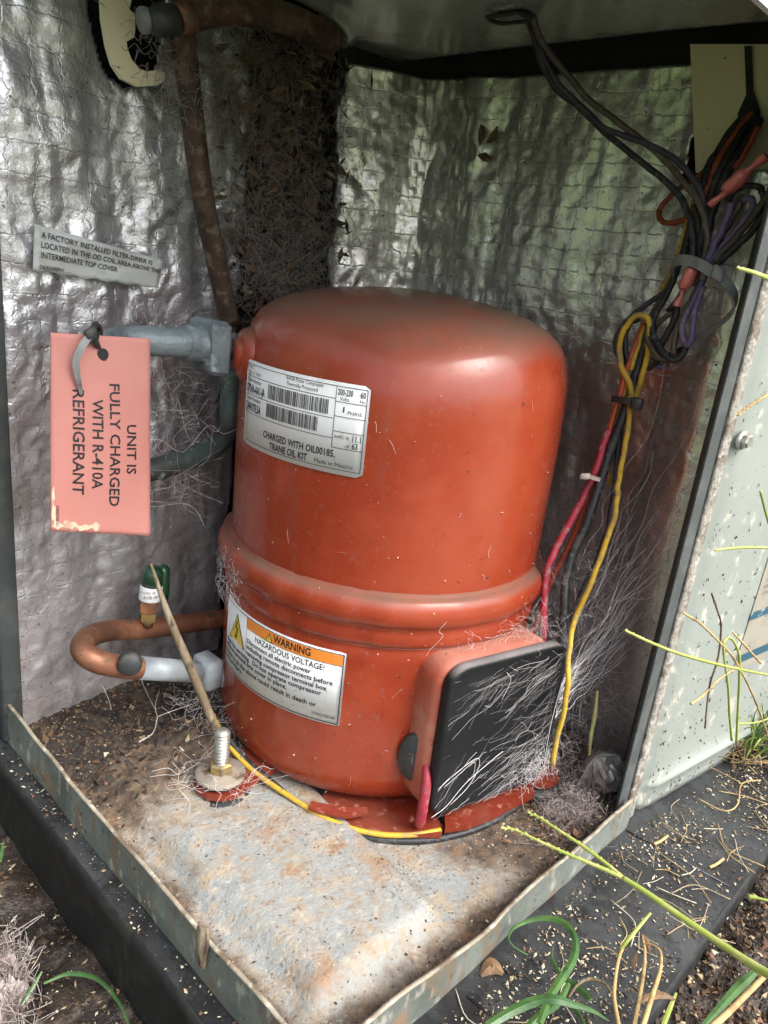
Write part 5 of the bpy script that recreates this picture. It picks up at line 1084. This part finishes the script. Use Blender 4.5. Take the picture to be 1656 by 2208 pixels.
# seed head stalk: one thing, stem and two spikes
t = thing('seedhead_stalk', az_(1700, 2130, .10), 'long green grass stalk forking into two seed spikes over the pan rim', 'grass stalk')
def spike(pts, zs_, r, seeds, m, par, name, sz=(.0065, .0022)):
    k = len(pts); P = crom([az_(x, y, np.interp(i/(k-1), np.linspace(0, 1, len(zs_)), zs_)) for i, (x, y) in enumerate(pts)], 8); mb = MB(); tube(mb, P, r, 7)
    for i in range(seeds):
        j = int((i+.5)/seeds*(len(P)-1)); T = P[min(j+1, len(P)-1)]-P[j]; T /= np.linalg.norm(T)+1e-9; s_ = np.cross(T, (CAM-P[j])); s_ /= np.linalg.norm(s_); c = P[j]+s_*(.0024 if i % 2 else -.0024)
        a_, b_ = T*.95+s_*(.28 if i % 2 else -.28), np.cross(T, s_); a_ /= np.linalg.norm(a_); c_ = np.cross(a_, b_)
        f_ = .6+.6*rng.random(); mb.add([c+a_*sz[0]*f_, c-a_*sz[0]*f_, c+b_*sz[1], c-b_*sz[1], c+c_*sz[1], c-c_*sz[1]], OF, 1)
    return mb.build(name, m, par)
spike(z6([(1760, 1480), (1600, 1390), (1400, 1260), (1150, 1090), (950, 950), (800, 855)]), [.10, .05, .03], [.0075, .006, .0052, .0045], 0, [Mt['grass_pale'], Mt['seedhead']], t, 'stem')
spike(z6([(800, 855), (700, 770), (560, 665), (400, 560), (310, 500), (235, 468)]), [.03, .02], [.004, .003, .0018], 22, [Mt['grass_pale'], Mt['seedhead']], t, 'seed_spike')
spike(z6([(800, 855), (680, 800), (560, 750), (420, 690), (300, 635), (160, 570), (80, 562)]), [.03, .02], [.004, .003, .0015], 26, [Mt['grass_pale'], Mt['seedhead']], t, 'seed_spike')
# weeds in front of the side panel
def weed(pts, r, seeds, m1, label, yv=(-.20, -.20), sz=(.0048, .0014)):
    k = len(pts); P = crom([ay_(x, y, np.interp(i/(k-1), [0, 1], yv)) for i, (x, y) in enumerate(pts)], 7); mb = MB(); tube(mb, P, r, 5)
    for i in range(int(seeds*1.5)):
        j = int((i+.5)/(seeds*1.5)*(len(P)-1)); T = P[min(j+1, len(P)-1)]-P[j]; T /= np.linalg.norm(T)+1e-9; s_ = np.cross(T, (CAM-P[j])); s_ /= np.linalg.norm(s_); c = P[j]+s_*(.0011 if i % 2 else -.0011)
        a_ = T+s_*(.3 if i % 2 else -.3); a_ /= np.linalg.norm(a_); b_ = np.cross(T, s_); c_ = np.cross(a_, b_); mb.add([c+a_*sz[0], c-a_*sz[0], c+b_*sz[1]*.6, c-b_*sz[1]*.6, c+c_*sz[1]*.6, c-c_*sz[1]*.6], OF, 1)
    o = mb.build('weed_stalk', [m1, Mt['seedhead']], base=P[-1]); tag(o, label, 'weed')
gp, sdry = Mt['grass_pale'], Mt['stem_dry']
weed([(1349, 1360), (1400, 1384), (1460, 1408), (1530, 1428), (1590, 1442), (1670, 1458)], [.0014, .0022, .0022], 26, gp, 'long level weed stalk with seeds crossing the gasket strip')
weed([(1474, 1322), (1510, 1345), (1545, 1378), (1575, 1410), (1592, 1436)], [.0014, .002], 14, sdry, 'brownish weed spike slanting down to the weed crown')
weed([(1542, 1186), (1580, 1182), (1620, 1180), (1670, 1182)], [.0014, .002], 12, gp, 'straight pale weed spike entering level from the right edge')
weed([(1590, 578), (1625, 588), (1670, 606)], [.0014, .003], 10, gp, 'small yellow green spike at the right edge beside the cables')
weed([(1590, 895), (1620, 873), (1670, 842)], [.0014, .002], 9, sdry, 'grey green weed spike right of the panel screw')
weed([(1580, 1364), (1600, 1385), (1640, 1430)], [.0014, .002], 8, sdry, 'pale spike hanging right of the weed crown')
weed([(1570, 1372), (1560, 1400), (1570, 1480), (1573, 1540), (1578, 1596)], [.0015, .0024], 20, gp, 'hanging seeded spike left of the weed crown')
weed([(1592, 1436), (1615, 1480), (1640, 1540), (1656, 1590)], [.0015, .0024], 20, sdry, 'hanging seeded spike running to the lower right edge')
weed([(1592, 1438), (1550, 1465), (1515, 1500), (1490, 1518)], [.0012, .002], 14, sdry, 'pale seeded spike drooping to the left of the weed crown')
weed([(1565, 1400), (1560, 1385), (1575, 1375), (1590, 1400), (1595, 1440), (1590, 1560), (1588, 1600)], [.0016, .0025], 0, gp, 'upright green weed stem with a small curl at its top')
weed([(1590, 1560), (1630, 1558), (1670, 1545)], [.0016, .0016], 0, gp, 'thin green weed runner near the ground at the right edge')
weed([(1535, 1280), (1545, 1310), (1555, 1350), (1548, 1420), (1530, 1480), (1520, 1570)], [.0014, .0014], 8, Mt['stalk_brown'], 'thin brown dead weed hanging against the panel')
weed([(1640, 1060), (1650, 1100), (1658, 1130)], [.0016, .0016], 2, gp, 'small green stem at the right edge above the level spike')
mb = MB()
for i in range(130):
    c = az_(1590+rng.random()*130, 1560+rng.random()*90, -.10); h_ = .05+.16*rng.random(); l_ = np.array([rng.normal()*.05, rng.normal()*.04, h_])
    P = crom([c, c+l_*.5+rng.normal(size=3)*.008, c+l_+(rng.normal()*.03, rng.normal()*.03, -.2*h_)], 4); ribbon(mb, P, [.003, .004, .003, .0008], np.cross(P[-1]-P[0], CAM-c), .0004, m=int(rng.random() < .35), curl=.2)
o = mb.build('grass_tuft', [GB, gp], kind='stuff'); tag(o, 'soft green grass growing at the foot of the side panel at the right edge', 'grass')
# tangle of dry grass on the ground at the right edge
mb = MB()
for i in range(260):
    c = az_(1560+rng.random()*150, 1545+rng.random()*110, -.10); d = rng.normal(size=3)*(.05, .04, .02); tube(mb, crom([c-d+(0, 0, .01), c+rng.normal(size=3)*.015+(0, 0, .02), c+d+(0, 0, .015)], 4), .0008+.0012*rng.random(), 4, rng.choice(4))
o = mb.build('dry_grass_tangle', [Mt['stem_dry'], Mt['stalk_brown'], Mt['leaf'], Mt['bit_dark']], kind='stuff'); tag(o, 'tangle of dry grass and roots at the foot of the side panel', 'dry grass')
for (pts, r, lb) in (([(1500, 1640), (1560, 1668), (1600, 1690)], .0012, 'thin curved straw on the pad near the panel corner'), ([(1505, 1722), (1560, 1748), (1590, 1735), (1600, 1690), (1640, 1682)], .0016, 'long curled pale root on the right part of the pad')):
    stalk(pts, [zt+.006, zt+.02], r, Mt['stem_dry'], lb, 'straw', 'straw')
for (x, y, lb) in ((1530, 1870, 'folded yellowish straw near the middle of the pad'), (1410, 1820, 'small pale husk curled on the pad')):
    stalk([(x, y), (x+14, y-6), (x+30, y-18)], [zt+.004, zt+.008], .003, Mt['stem_dry'], lb, 'straw', 'straw')
# grass tufts in the mud, lower left
for (pts, lb) in (([(95, 2120), (150, 2100), (210, 2112), (255, 2160), (280, 2215)], 'long green grass blade arched over the mud at lower left'), ([(45, 2170), (70, 2130), (90, 2095)], 'short green grass blade beside the lint at lower left'), ([(0, 1860), (4, 1835), (8, 1815)], 'tiny green blade at the left edge'), ([(395, 2165), (425, 2190), (440, 2215)], 'short yellow grass blade at the foot of the pad side')):
    blade(pts, [-.27, -.25], [.004, .008, .006, .003], GB if 'yellow' not in lb else Mt['stem_dry'], lb)
# leaf clump beside the pan corner on the pad
blade([(1035, 2105), (1060, 2085), (1085, 2100)], [-.105, -.10], [.006, .03, .006], Mt['leaf'], 'crumpled brown dead leaf on the pad below the rim', cat='dead leaf', name='dead_leaf', curl=.8)
mb = MB(); P = crom([ax_(x, y, .90) for x, y in ((1288, 1490), (1283, 1540), (1274, 1590), (1271, 1640), (1274, 1685))], 6); tube(mb, P, [.0025, .005, .0045, .003, .002], 7); o = mb.build('dead_stalk', Mt['seedhead'], base=P[-1]); tag(o, 'frayed pale dead stalk hanging in the webs right of the cover', 'stalk')
mb = MB(); c = az_(1300, 1660, -.03); lathe(mb, [(.0001, -.05), (.02, -.045), (.03, -.035), (.042, -.02), (.048, -.005), (.044, .01), (.038, .022), (.025, .04), (.0001, .05)], c, 26, fn=lambda a, z: 1+.35*vn(a*3+5, a*0+z*60, 95)+.2*vn(a*7, a*0+z*120, 96), axis=(-.6, .3, .8)); o = mb.build('foil_scrap', Mt['scrap'], base=c, smooth=False); tag(o, 'crumpled scrap of silver foil on the pan at the right back', 'foil scrap')
mb = MB(); P = crom([az_(x, y, -.08) for x, y in ((28, 1520), (35, 1535), (50, 1530))], 4); tube(mb, P, [.012, .02, .012], 10); o = mb.build('snail_shell', Mt['stem_dry'], base=P[0]); tag(o, 'small striped brown snail shell in the back left pan corner', 'shell')

for o in list(bpy.data.objects):
    if '_b' in o.keys(): del o['_b']
